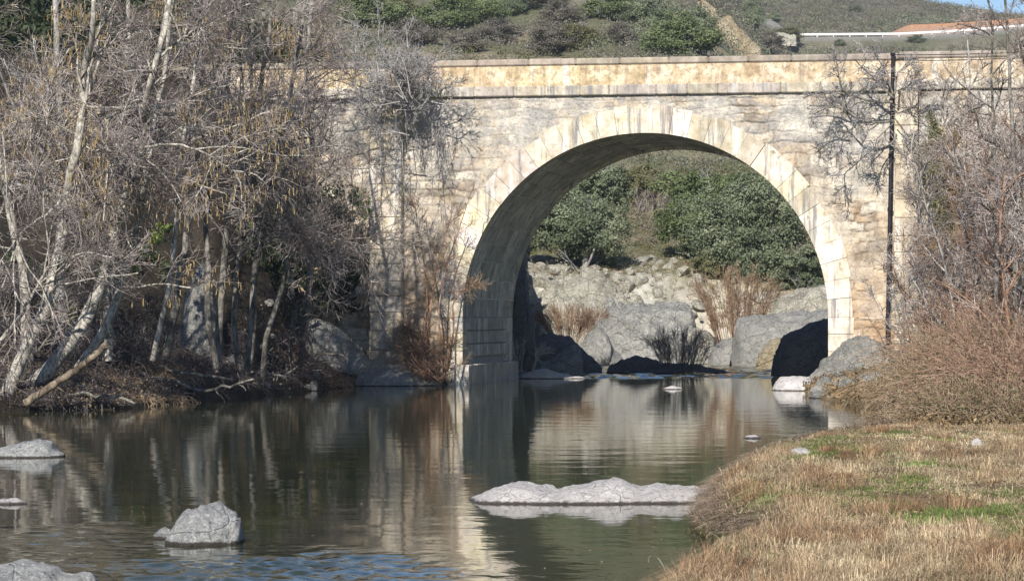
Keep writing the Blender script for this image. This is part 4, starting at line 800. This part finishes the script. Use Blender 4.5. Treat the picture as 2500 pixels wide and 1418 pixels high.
evergreen('holm_oak', 'dense mid green bush at the top right of the view through the arch', 'bush', 1730, 540, 270, 150, None, 'green', 2, .09, 190, 120)
evergreen('holm_oak', 'broad grey-green bush filling the right of the arch above the red stems', 'bush', 1860, 680, 330, 270, None, 'teal', 3, .085, 260, 130)
evergreen('holm_oak', 'lower grey-green bush drooping over the rocks at the right of the arch', 'bush', 1955, 728, 190, 140, None, 'teal', 4, .08, 130, 110)
evergreen('broom_bush', 'light olive bush in the middle of the slope right of the grey bare shrub', 'bush', 1700, 640, 180, 170, None, 'green', 5, .08, 130, 110, trunk=False)
evergreen('broom_bush', 'pale olive bush high in the arch left of the mid green bush', 'bush', 1560, 500, 150, 90, None, 'olive', 6, .08, 110, 110, trunk=False)
evergreen('holm_oak', 'dark green bush above the one with the pale trunk through the arch', 'bush', 1470, 520, 170, 130, None, 'teal', 7, .09, 130, 110)
evergreen('holm_oak', 'dark green bush behind the right limb of the arch ring', 'bush', 1950, 560, 170, 130, None, 'green', 8, .09, 130, 110)
evergreen('broom_bush', 'small olive bush beside the pale pointed rock through the arch', 'bush', 1735, 690, 110, 80, None, 'olive', 9, .07, 70, 100, trunk=False)
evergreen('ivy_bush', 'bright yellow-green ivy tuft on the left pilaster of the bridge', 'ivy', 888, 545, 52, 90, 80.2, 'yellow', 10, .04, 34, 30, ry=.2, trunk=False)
evergreen('ivy_bush', 'added evergreen bush darkened for shade behind the twigs left of the bridge wing wall', 'bush', 790, 660, 180, 260, 79.6, 'shade', 11, .05, 60, 70, ry=.6, trunk=False)  # added bush, shade put into its leaf colour
evergreen('ivy_bush', 'olive creeper on the wall right of the right pilaster', 'creeper', 2290, 520, 110, 280, 76.0, 'olive', 12, .04, 110, 90, ry=.35, trunk=False)
evergreen('ivy_bush', 'lower olive creeper on the right wall above the bare shrubs', 'creeper', 2370, 700, 210, 230, 74.0, 'olive', 13, .04, 130, 90, ry=.4, trunk=False)
for i, (px, bs, w_, h_, Y, lb) in enumerate(((80, 880, 260, 240, 73, 'added bush darkened for the shade behind the far left trunks'), (290, 800, 260, 260, 77, 'added bush darkened for the shade behind the knee of the tallest trunk'), (560, 800, 220, 280, 79, 'added bush darkened for the shade between the mossy rock and the dark trunks'), (700, 790, 190, 260, 79.5, 'added ivy darkened for shade on the wing wall left of the mauve twigs'), (820, 760, 120, 150, 80.3, 'added creeper darkened for shade low on the wing wall beside the left pilaster'), (420, 560, 300, 220, 80, 'added ivy bank darkened for shade high behind the left trunks'), (640, 560, 260, 230, 80, 'added ivy bank darkened for shade under the mauve twigs'))):  # bushes added to darken gaps behind the trunks; shade is in their leaf colour
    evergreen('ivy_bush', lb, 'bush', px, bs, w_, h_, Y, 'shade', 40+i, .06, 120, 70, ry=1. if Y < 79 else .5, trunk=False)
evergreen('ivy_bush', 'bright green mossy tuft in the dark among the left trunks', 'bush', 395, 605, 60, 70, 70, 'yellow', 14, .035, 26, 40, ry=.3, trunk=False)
for i, (px, bs, w_, h_, Y, mt, lb) in enumerate(((90, 700, 420, 620, 92, 'shade', 'added evergreen tree darkened for shade behind the twigs at the far left'), (430, 700, 440, 640, 95, 'shade', 'added evergreen tree darkened for shade behind the tallest white trunk'), (720, 640, 330, 560, 98, 'shade', 'added evergreen tree darkened for shade behind the mauve twigs next to the bridge'), (270, 430, 360, 420, 105, 'shade', 'added treetop darkened for shade far back at the upper left'), (600, 430, 360, 420, 106, 'shade', 'added treetop darkened for shade far back above the mauve twigs'), (60, 260, 380, 420, 110, 'shade', 'tallest added treetop darkened for shade at the upper left corner'), (400, 220, 420, 360, 113, 'shade', 'tallest added treetop darkened for shade behind the white trunk top'))):  # backdrop trees added so gaps between twigs turn dark, shade painted in their leaves
    evergreen('added_dark_tree', lb, 'tree', px, bs, w_, h_, Y, mt, 20+i, .10, 260, 90, ry=2.)
# trees spread over the hillside above the bridge: four kinds of crown, copied
protos = {}
def proto(kind, mt, seed, n, nl, leaf):
    rg = np.random.default_rng(seed); P, N = crown_pts(rg, 1, 1, .85, n, nl, .28, seed=seed); P[:, 2] += .75
    v_, f_ = quads_at(rg, P, leaf, 1., N); protos[kind] = (v_, f_, mt, seed)
proto('oak', 'green', 3, 150, 170, .036); proto('teal', 'teal', 4, 150, 170, .036); proto('olive', 'olive', 5, 130, 150, .036); proto('grey', 'grey', 6, 120, 130, .03)
HT = [(905, 62, 140, 84, 'oak', 'rounded green oak at the left end of the hill above the shrub'), (985, 40, 90, 60, 'olive', 'pale olive tree between two green oaks on the upper hill left'), (1085, 76, 130, 90, 'oak', 'dark green oak on the hill above the left end of the parapet'),
 (1180, 52, 110, 74, 'oak', 'darkest green round oak above the left half of the parapet'), (1252, 34, 70, 60, 'teal', 'blue-green small oak right of the darkest round oak'), (1210, 100, 120, 50, 'grey', 'low grey scrub tree just above the left coping'),
 (1330, 128, 120, 70, 'grey', 'bare silvery tree close above the coping left of centre'), (1420, 120, 110, 80, 'olive', 'yellow-green sparse tree above the crown of the arch'), (1380, 60, 110, 60, 'grey', 'grey scrubby tree high on the hill over the arch crown'),
 (1500, 46, 130, 70, 'oak', 'broad green oak high on the hill right of the sparse tree'), (1585, 60, 110, 70, 'teal', 'blue-green oak in the upper cluster over the arch'), (1665, 128, 150, 90, 'oak', 'large dark oak touching the coping left of the ochre outcrop'),
 (1610, 122, 100, 70, 'teal', 'grey-green oak left of the large dark oak by the coping'), (1700, 76, 90, 60, 'teal', 'oak against the left side of the upper ochre rock'), (1560, 20, 130, 50, 'teal', 'oak at the top edge of the picture over the arch'), (1830, 66, 60, 62, 'teal', 'small upright dark oak standing right of the ochre outcrop'),
 (1530, 110, 90, 50, 'grey', 'grey bare tree between the two oaks above the coping'), (1300, 16, 110, 50, 'grey', 'grey scrub tree at the top edge above the blue-green small oak'), (1870, 128, 80, 50, 'grey', 'grey scrub tree above the coping right of the ochre outcrop'), (1925, 100, 70, 40, 'olive', 'olive bush below the left end of the guard rail'),
 (2050, 112, 34, 16, 'teal', 'small dark bush below the middle of the guard rail'), (2240, 104, 40, 18, 'teal', 'dark bush above the parapet right of the black pipe'), (1890, 52, 34, 22, 'teal', 'tiny dark bush above the left end of the guard rail'), (2140, 66, 34, 16, 'teal', 'dark bush at the left end of the red earth cutting'),
 (2000, 46, 36, 16, 'olive', 'olive bush on the far slope above the guard rail'), (2090, 30, 36, 16, 'teal', 'dark green bush high on the far slope'), (860, 30, 70, 60, 'olive', 'yellowish tree at the left end of the hill beside the yellow catkin tree'), (1020, 110, 110, 60, 'grey', 'grey bare thicket tree behind the sprawling wall shrub'), (1130, 128, 110, 46, 'grey', 'low grey tree behind the left end of the coping')]
roots = {}
for i, (px, py, w_, h_, kind, lb) in enumerate(HT):
    h = hit(px, py, 150.); s = w_/2/F*h[1]*1.3; sz_ = h_/F*h[1]/1.3
    loc = (h[0], h[1], h[2]-.25*sz_); nm = {'oak': 'oak_tree', 'teal': 'oak_tree', 'olive': 'olive_tree', 'grey': 'bare_tree'}[kind]
    if kind not in roots:
        v_, f_, mt, sd = protos[kind]; rg = np.random.default_rng(sd)
        t = thing(nm, loc, lb, 'tree', 'trees on the hillside above the bridge'); roots[kind] = t; t.scale = (s, s, sz_)
        f = bpy.data.objects.new('foliage', mesh('foliage', v_, [f_], LEAF[mt], False)); COL.objects.link(f); f.parent = t
        p0, r0 = resample([(0, 0, -.4), (.05, 0, .3), (0, 0, 1.)], .07, .02, 8); s1 = spawn(rg, p0[None], r0[None], 22, t0=.25, L=(.4, .95), ang=(25, 70), K=6, rr=.5, rmin=.012); s2 = spawn(rg, *s1, 7, L=(.15, .4), K=4, rmin=.010)
        v0, f0 = tubes(p0[None], r0[None], 6); v1, f1 = tubes(*s1, 4); v2, f2 = tubes(*s2, 3)
        g = bpy.data.objects.new('trunk', mesh('trunk', np.r_[v0, v1, v2], [f0, f1+len(v0), f2+len(v0)+len(v1)], BARK['grey'])); COL.objects.link(g); g.parent = t
    else: copy_thing(roots[kind], loc, i*1.7, (s, s, sz_), lb)
for i, (px, bs, w_, h_, Y, mt, lb) in enumerate(((2165, 985, 60, 60, 62, 'shade', 'added leaf clump darkened as a shaded hollow in the dry bramble above the pool'), (2290, 960, 170, 110, 60, 'shade', 'added bramble clump with shade-darkened leaves behind the straw coloured mound'), (2410, 985, 190, 130, 57, 'olive', 'olive leafy bramble clump in front of the tall brown shrubs'), (2490, 930, 120, 150, 61, 'shade', 'added leaf clump darkened for shade at the right edge among reddish stems'), (2290, 890, 110, 60, 70, 'olive', 'low olive clump beside the shaded grey rocks'))):  # shade-leaf clumps added for dark gaps in the bramble, shade in their colour
    evergreen('bramble_bush', lb, 'bramble', px, bs, w_, h_, Y, mt, 60+i, .035, 110, 60, trunk=False)
# scrub covering the hillsides, too much to count
def scrub(name, mt, n, per, seed, pxr, Yr, size, rad, thr, nf=.06, side=1):
    rg = np.random.default_rng(seed); Y = np.exp(rg.uniform(math.log(Yr[0]), math.log(Yr[1]), n)); px = rg.uniform(*pxr, n); X = (px-CX)/F*Y
    k = side*fb2(X, Y, nf, seed, 3)+rg.normal(0, .08, n) > thr; road = (Y > 440) & (Y < 460) & (px > 1840); d = sdist(X, Y); k &= ~road & (d > .5); X = X[k]; Y = Y[k]
    Z = ground(X, Y); s = np.clip(Y/180, .5, 1.8); C = np.stack([X, Y, Z], 1); r = rad*s*rg.uniform(.5, 1.2, len(X))
    off = unit(rg.normal(size=(len(X)*per, 3)))*(rg.uniform(0, 1, len(X)*per)**.5)[:, None]; off[:, 2] = np.abs(off[:, 2])*.9
    P = np.repeat(C, per, 0)+off*np.repeat(r, per)[:, None]
    v_, f_ = quads_at(rg, P, np.repeat(s, per)*size*rg.uniform(.6, 1.3, len(P)), 1., off)
    solo(name, mesh(name, v_, [f_], LEAF[mt], False), kind='stuff')
scrub('grey_scrub', 'grey', 15000, 26, 61, (700, 2600), (128, 600), .075, .8, -.10)
scrub('olive_scrub', 'olive', 8000, 26, 62, (700, 2600), (128, 600), .075, .7, -.02)
scrub('dark_green_scrub', 'teal', 6000, 34, 63, (700, 2600), (140, 600), .08, .9, .05)
scrub('far_scrub', 'grey', 9000, 18, 66, (1650, 2700), (330, 610), .085, .75, -.2)
scrub('far_green_scrub', 'teal', 7000, 18, 67, (1650, 2700), (330, 610), .085, .7, .03, .03)
scrub('slope_grass', 'olive', 9000, 14, 68, (1240, 2100), (126, 175), .05, .35, -.2, .3)
scrub('dry_weeds', 'tan', 6000, 16, 64, (1240, 2100), (116, 150), .04, .28, -.15, .3)
scrub('green_weeds', 'olive', 5000, 16, 65, (1240, 2100), (117, 150), .04, .3, .05, .3)

# ------------------------------------------------------------------ grass on the near bank: single blades, far too many to count
def blades(name, X, Y, Z, L, wd, bend, cols, mat, seed, lean=None, up=1.):
    rg = np.random.default_rng(seed); N = len(X); b = np.stack([X, Y, Z], 1)
    a = rg.uniform(0, 2*np.pi, N); ld = np.stack([np.cos(a), np.sin(a), 0*a], 1)
    if lean is not None: ld = unit(ld*.7+lean)
    side = unit(np.cross(ld, [0, 0, 1.])+rg.normal(0, .3, (N, 3))*[1, 1, 0]); L = L*rg.uniform(.55, 1.3, N); bend = bend*rg.uniform(.3, 1.5, N)
    c1 = b+ld*(L*bend*.25)[:, None]+np.array([0, 0, 1.])*(L*.5*up)[:, None]; c2 = b+ld*(L*bend)[:, None]+np.array([0, 0, 1.])*(L*np.maximum(.12, 1-.65*bend)*up)[:, None]
    w = (wd*rg.uniform(.6, 1.3, N))[:, None]*side
    V = np.stack([b-w, b+w, c1-w*.8, c1+w*.8, c2], 1).reshape(-1, 3); i = np.arange(N)*5
    return V, np.stack([i, i+1, i+3, i+2], 1), np.stack([i+2, i+3, i+4], 1), np.repeat(cols, 5, 0)
rg = np.random.default_rng(8)
GM = tintmat('grass_blades', .7); 
def grass_field(name, n, seed, L0, cond, green):
    rg = np.random.default_rng(seed); Y = 15.2+(52-15.2)*rg.uniform(0, 1, n)**1.25; px = rg.uniform(1480, 2900, n); X = (px-CX)/F*Y
    d = sdist(X, Y); k = (d > .0); X, Y, d, px = X[k], Y[k], d[k], px[k]; Z = ground(X, Y)-.01
    g1 = fb2(X, Y, .55, 91, 3); g2 = fb2(X, Y, 3., 93, 3); g3 = fb2(X, Y, 1.3, 97, 3)
    gp = g1+.35*g2
    for (cx_, cy_, rx_, ry_) in ((2230, 1240, 160, 60), (2490, 1290, 110, 70), (2060, 1100, 190, 30), (2200, 1180, 110, 16), (1900, 1300, 60, 22), (2330, 1390, 120, 18), (1880, 1200, 70, 16)):
        pp = HY+(CH-Z)/Y*F; q = ((px-cx_)/rx_)**2+((pp-cy_)/ry_)**2; gp = np.maximum(gp, .55-.45*q+.3*g2)
        straw = lerpc((.44, .34, .20), (.68, .58, .40), rg.uniform(0, 1, len(X))); red = lerpc((.27, .18, .11), (.46, .335, .215), rg.uniform(0, 1, len(X))); dk = lerpc((.12, .085, .05), (.22, .16, .10), rg.uniform(0, 1, len(X)))
    c = lerpc(straw, red, .85*sstep(-.15, .4, g3+.35*g2+.3*fb2(X, Y, .3, 201, 2))); c = np.where((rg.uniform(0, 1, len(X)) < .25+.3*(g2 > .25))[:, None], dk, c)
    gr_ = lerpc((.085, .15, .03), (.22, .30, .08), rg.uniform(0, 1, len(X))); pg = np.clip((gp-.16)*3.0, 0, .85)
    c = np.where((rg.uniform(0, 1, len(X)) < pg)[:, None], gr_, c)
    L = L0*(1+.6*g3+.5*g2)*(.75+.25*(d < .6))*np.where(gp > .35, .6, 1); L = np.maximum(L*np.interp(Y, [30, 44], [1, .6]), .03); wd = .0010+.000055*Y
    hang = d < .10; bare = fb2(X, Y, .9, 191, 3)+.5*fb2(X, Y, 4., 192, 2) < -.33; L = np.where(bare, L*.35, L); gradx = (sdist(X+.1, Y)-sdist(X-.1, Y))/.2; grady = (sdist(X, Y+.1)-sdist(X, Y-.1))/.2
    edge = np.exp(-d/.5)[:, None]; lean = -np.stack([gradx, grady, 0*gradx], 1)*edge*1.6+np.stack([fb2(X, Y, 1.6, 111, 2), fb2(X, Y, 1.6, 112, 2), 0*g2], 1)*2.5
    V, Q, T, C = blades(name, X, Y, Z, L, wd, 1.0, c, GM, seed, lean, 1.)
    solo(name, mesh(name, V, [Q, T], GM, False, C), kind='stuff')
grass_field('dry_grass', 740000, 1, .085, None, True)
grass_field('tall_grass', 70000, 2, .19, None, True)
# tussocks of long dead grass, and fallen leaves
rg = np.random.default_rng(31); nt = 1000; Y = 16+(50-16)*rg.uniform(0, 1, nt)**1.3; X = (rg.uniform(1500, 2640, nt)-CX)/F*Y; d = sdist(X, Y); k = (d > .03) & (rg.uniform(0, 1, nt) < np.where(d < .7, 1, .45)); X, Y = X[k], Y[k]; pxx = CX+F*X/Y; pyy = HY+(CH-.2)/Y*F; k = np.ones(len(X), bool)
for e in ((2230, 1240, 160, 60), (2490, 1290, 110, 70), (2060, 1100, 190, 30), (2200, 1180, 110, 16), (1880, 1200, 70, 16)): k &= ((pxx-e[0])/e[2])**2+((pyy-e[1])/e[3])**2 > .8
X, Y = X[k], Y[k]; m_ = 170
sz2 = (rg.uniform(.4, 1.5, len(X))*rg.uniform(.7, 1.2, len(X))).repeat(m_); cb_ = lerpc((.34, .20, .11), (.60, .47, .30), rg.uniform(0, 1, len(X))).repeat(m_, 0); XX = X.repeat(m_); YY = Y.repeat(m_); dx = rg.normal(0, .07, (len(XX), 2))*sz2[:, None]; XX = XX+dx[:, 0]; YY = YY+dx[:, 1]
V, Q, T, C = blades('t', XX, YY, ground(XX, YY)-.01, .17*sz2*np.interp(YY, [30, 44], [1, .55]), .001+.00005*YY, 1.0, cb_*rg.uniform(.35, 1.2, len(XX))[:, None], GM, 32, np.stack([dx[:, 0], dx[:, 1], 0*dx[:, 0]], 1)*12, 1.1); solo('grass_tussocks', mesh('grass_tussocks', V, [Q, T], GM, False, C), kind='stuff')
# dead root fringe hanging over the water's edge
n = 26000; rg = np.random.default_rng(5); seg = WATER[27:40]; L_ = np.linalg.norm(np.diff(seg, axis=0), axis=1); cum = np.r_[0, np.cumsum(L_)]; s_ = rg.uniform(0, cum[-1], n)
X = np.interp(s_, cum, seg[:, 0])+rg.normal(0, .07, n)+.16; Y = np.interp(s_, cum, seg[:, 1])+rg.normal(0, .07, n); Z = np.maximum(ground(X, Y), .03)+rg.uniform(0, .08, n)
c = lerpc((.12, .08, .06), (.58, .46, .33), rg.uniform(0, 1, n)); lean = np.tile([-1.2, -.6, 0], (n, 1))
V, Q, T, C = blades('f', X, Y, Z, np.full(n, .2), .003+.0001*Y, .9, c, GM, 6, lean, rg.uniform(-.5, .7, n)); solo('dead_root_fringe', mesh('dead_root_fringe', V, [Q, T], GM, False, C), kind='stuff')
# undergrowth: leaf litter, weeds and rootlets on both banks
def litter(name, n, xr, yr, cols, size, seed, hmax=.15, cond=None):
    rg = np.random.default_rng(seed); X = rg.uniform(*xr, n); Y = rg.uniform(*yr, n); d = sdist(X, Y); k = d > .02
    if cond is not None: k &= cond(X, Y, d)
    X, Y = X[k], Y[k]; Z = ground(X, Y)+rg.uniform(0, hmax, len(X))**1.5; C = np.stack([X, Y, Z], 1); v_, f_ = quads_at(rg, C, size); n1 = fb2(X, Y, 1., seed, 3)
    c = lerpc(cols[0], cols[1], np.clip(.5+n1+rg.normal(0, .3, len(X)), 0, 1)); solo(name, mesh(name, v_, [f_], GM, False, np.repeat(c, 4, 0)), kind='stuff')
litter('leaf_litter', 60000, (-17, -1.6), (54, 82), ((.015, .011, .008), (.09, .063, .04)), .035, 3, .25)  # left bank leaves coloured dark in place of tree shade
litter('leaf_litter', 70000, (6.5, 17), (46, 79), ((.07, .05, .025), (.34, .24, .13)), .035, 4, .3)
def tangle(name, label, cat, n, cen, rad, Lr, rr, tw, seed, kind=None, arch=.35, K=7, leaves=0, lm='tan', leafs=.03, zmin=None, drop=0.):
    """arching stems from the ground within an ellipse"""
    rg = np.random.default_rng(seed); a = rg.uniform(0, 6.283, n); r = np.sqrt(rg.uniform(0, 1, n)); X = cen[0]+rad[0]*r*np.cos(a); Y = cen[1]+rad[1]*r*np.sin(a)
    k = sdist(X, Y) > .02; X, Y = X[k], Y[k]; n = len(X); Z = ground(X, Y)-.02; p = np.stack([X, Y, Z], 1); D = unit(rg.normal(size=(n, 3))*[.6, .6, .3]+np.array([-.15, -.2, 1.5])); L = rg.uniform(*Lr, n); pts = [p]
    for q in range(K-1):
        D = unit(D+rg.normal(0, .13, (n, 3))+np.array([0, 0, -arch-drop*q])); p = p+D*(L/(K-1))[:, None]; pts.append(p)
    P = np.stack(pts, 1); g = ground(P[..., 0], P[..., 1]); P[..., 2] = np.maximum(P[..., 2], g+.01)
    s2 = spawn(rg, P, np.full(P.shape[:2], rr), 2, t0=.2, L=(.1, .4), ang=(25, 70), K=4, grav=-.1, rmin=rr*.6)
    v0, f0 = tubes(P, np.tile(np.linspace(rr, rr*.5, K), (n, 1)), 3); v1, f1 = tubes(*s2, 3)
    me = mesh('stems', np.r_[v0, v1], [f0, f1+len(v0)], TW[tw])
    if kind: solo(name, me, kind=kind); root = None
    else: root = thing(name, (cen[0], cen[1], float(ground(np.array([cen[0]]), np.array([cen[1]]))[0])), label, cat); part('stems', me, root)
    if leaves:
        i = rg.integers(0, n, leaves); j = rg.integers(1, K, leaves); C = P[i, j]+rg.normal(0, .05, (leaves, 3)); v_, f_ = quads_at(rg, C, leafs); me = mesh('leaves', v_, [f_], LEAF[lm], False)
        if root: part('leaves', me, root)
        else: solo(name+'_leaves', me, kind='stuff')
def at(px, Y): return ((px-CX)/F*Y, Y)
for i, (px, Y, rx_, ry_, n, Lr, tw, lf, lm, lb) in enumerate((
    (2215, 58, .6, 2.2, 650, (.25, .7), 'brown', 3500, 'tan', 'tan dry bramble drooping over the wedge of smooth rock'),
    (2330, 57, .8, 3.2, 1200, (.4, 1.1), 'brown', 6000, 'tan', 'straw coloured bramble mound right of the dark hollow on the right bank'),
    (2380, 56, 1.1, 4, 2200, (.6, 1.7), 'brown', 7000, 'olive', 'tall olive and brown bramble near the right edge'),
    (2500, 52, 1.0, 4, 2200, (.7, 2.0), 'red', 8000, 'tan', 'tallest reddish brown bramble at the right edge'),
    (2480, 60, 1.3, 3, 1500, (1.0, 2.8), 'red', 6000, 'tan', 'reddish thicket climbing the bare trunks at the right'),
    (2320, 66, 1.3, 2.5, 1100, (.4, 1.1), 'mauve', 5000, 'olive', 'mixed bramble below the shaded grey rocks of the right bank'),
    (2230, 50.5, .9, 1.6, 900, (.2, .6), 'brown', 2500, 'tan', 'low grey-brown tangle at the far edge of the grass'),
    (2440, 48.5, 1.2, 2.0, 1400, (.4, .9), 'brown', 5000, 'olive', 'low leafy tangle between the grass and the tall brambles'))):
    tangle('bramble_bush', lb, 'bramble', n, at(px, Y), (rx_, ry_), Lr, .008, tw, 700+i, leaves=lf, lm=lm, arch=.22)
litter('leaf_litter', 26000, (1, 11), (16, 50), ((.08, .05, .03), (.40, .28, .16)), .016, 9, .08)
tangle('root_tussock', 'tan clump of dead grass hanging into the water on the left bank', 'tussock', 900, at(385, 62.5), (1.2, 1.6), (.2, .6), .007, 'brown', 720, leaves=2200, lm='tan', arch=.55)
tangle('root_tussock', 'dry tan tussock standing among the roots below the dark trunks', 'tussock', 500, at(405, 66), (.35, .8), (.4, .9), .007, 'brown', 721, leaves=700, lm='tan', arch=.45)
tangle('root_tussock', 'brown tangle of twigs on the waterline left of the pale rock ledge', 'tussock', 900, at(800, 77.5), (1.2, 1.4), (.2, .6), .007, 'red', 722, leaves=1500, lm='tan', arch=.5)
tangle('root_tussock', 'dark root mass overhanging the water at the far left', 'tussock', 1200, at(150, 59.5), (1.3, 1.6), (.2, .7), .008, 'dark', 723, leaves=2000, lm='tan', arch=.5)
tangle('fallen_twigs', '', '', 2600, at(420, 68), (6.2, 7), (.3, 1.1), .008, 'dark', 724, kind='stuff', arch=.35)  # twigs kept dark to stand for tree shade on the bank
tangle('long_dead_canes', '', '', 260, at(2330, 58), (3.2, 7), (1.2, 3.0), .011, 'brown', 730, kind='stuff', arch=.26, K=10)
# exposed roots
for i, (pts, Y, lb) in enumerate((([(255, 890), (330, 905), (400, 895), (470, 915), (560, 925)], 66, 'longest exposed root crossing the left bank'), ([(330, 935), (420, 925), (480, 955), (560, 945), (620, 925)], 65, 'dark exposed root arching just above the left waterline'), ([(590, 915), (640, 912), (700, 918)], 73, 'short pale stick lying at the shaded water edge'), ([(60, 985), (140, 960), (230, 965), (330, 985)], 59.6, 'thick exposed root at the foot of the leaning trunks'))):
    q, r_ = resample([W(px, py, Y-.3*j) for j, (px, py) in enumerate(pts)], .05, .025, 16, rng, .03); s1 = spawn(rng, q[None], r_[None], 7, L=(.2, .8), K=6, ang=(30, 70), wob=.3, grav=-.15); v0, f0 = tubes(q[None], r_[None], 7); v1, f1 = tubes(*s1, 4)
    solo('tree_root', mesh('tree_root', np.r_[v0, v1], [f0, f1+len(v0)], BARK['dark' if i != 2 else 'pale']), lb, 'root', loc=tuple(q[0]))
# lone stems on the grass
q, r_ = resample([W(2344, 1190, 30.5), W(2350, 1150, 30.5), W(2356, 1110, 30.5), W(2372, 1072, 30.5)], .007, .003, 12, rng, .004); s1 = spawn(rng, q[None], r_[None], 5, L=(.04, .1), K=4, ang=(25, 55)); v0, f0 = tubes(q[None], r_[None], 5); v1, f1 = tubes(*s1, 3)
solo('dry_stem', mesh('dry_stem', np.r_[v0, v1], [f0, f1+len(v0)], BARK['dark']), 'thin dark stem standing alone in the grass at the right', 'stem', loc=tuple(q[0]))
q, r_ = resample([W(1628, 1412, 21.2), W(1622, 1385, 21.2), W(1608, 1362, 21.2), W(1592, 1354, 21.2), W(1582, 1360, 21.2), W(1584, 1372, 21.2)], .0035, .002, 14); v0, f0 = tubes(q[None], r_[None], 5)
solo('dry_stem', mesh('dry_stem', v0, [f0], BARK['pale']), 'pale hooked stalk curling over the water at the bottom of the grass', 'stem', loc=tuple(q[0]))

# ------------------------------------------------------------------ the air over the valley
m = bpy.data.materials.new('valley_haze'); m.use_nodes = True; t = m.node_tree; t.nodes.remove(t.nodes['Principled BSDF']); pv = t.nodes.new('ShaderNodeVolumePrincipled')
pv.inputs['Color'].default_value = (.80, .88, 1, 1); pv.inputs['Density'].default_value = .00025; pv.inputs['Anisotropy'].default_value = .2; t.links.new(pv.outputs[0], t.nodes['Material Output'].inputs['Volume'])
a = Acc(); a.box((-2700, -60, -6), (2700, 1700, 140)); solo('haze', a.mesh('haze', m), kind='stuff')

# leaves and bits afloat, caught along the banks
rg = np.random.default_rng(44); n = 1500; Y = np.exp(rg.uniform(math.log(19), math.log(80), n)); px = rg.uniform(-50, 1700, n); X = (px-CX)/F*Y; d = -sdist(X, Y); k = (d > .01) & (rg.uniform(0, 1, n) < np.exp(-d/.8)+.05); X, Y = X[k], Y[k]
v_, f_ = quads_at(rg, np.stack([X, Y, X*0+.006], 1), .018, 1., np.tile([0, 0, 4.], (len(X), 1))); v_[:, 2] = np.clip(v_[:, 2], .003, .009); cc = lerpc((.12, .08, .04), (.45, .36, .22), rg.uniform(0, 1, len(X))).repeat(4, 0); solo('floating_leaves', mesh('floating_leaves', v_, [f_], GM, False, cc), kind='stuff')
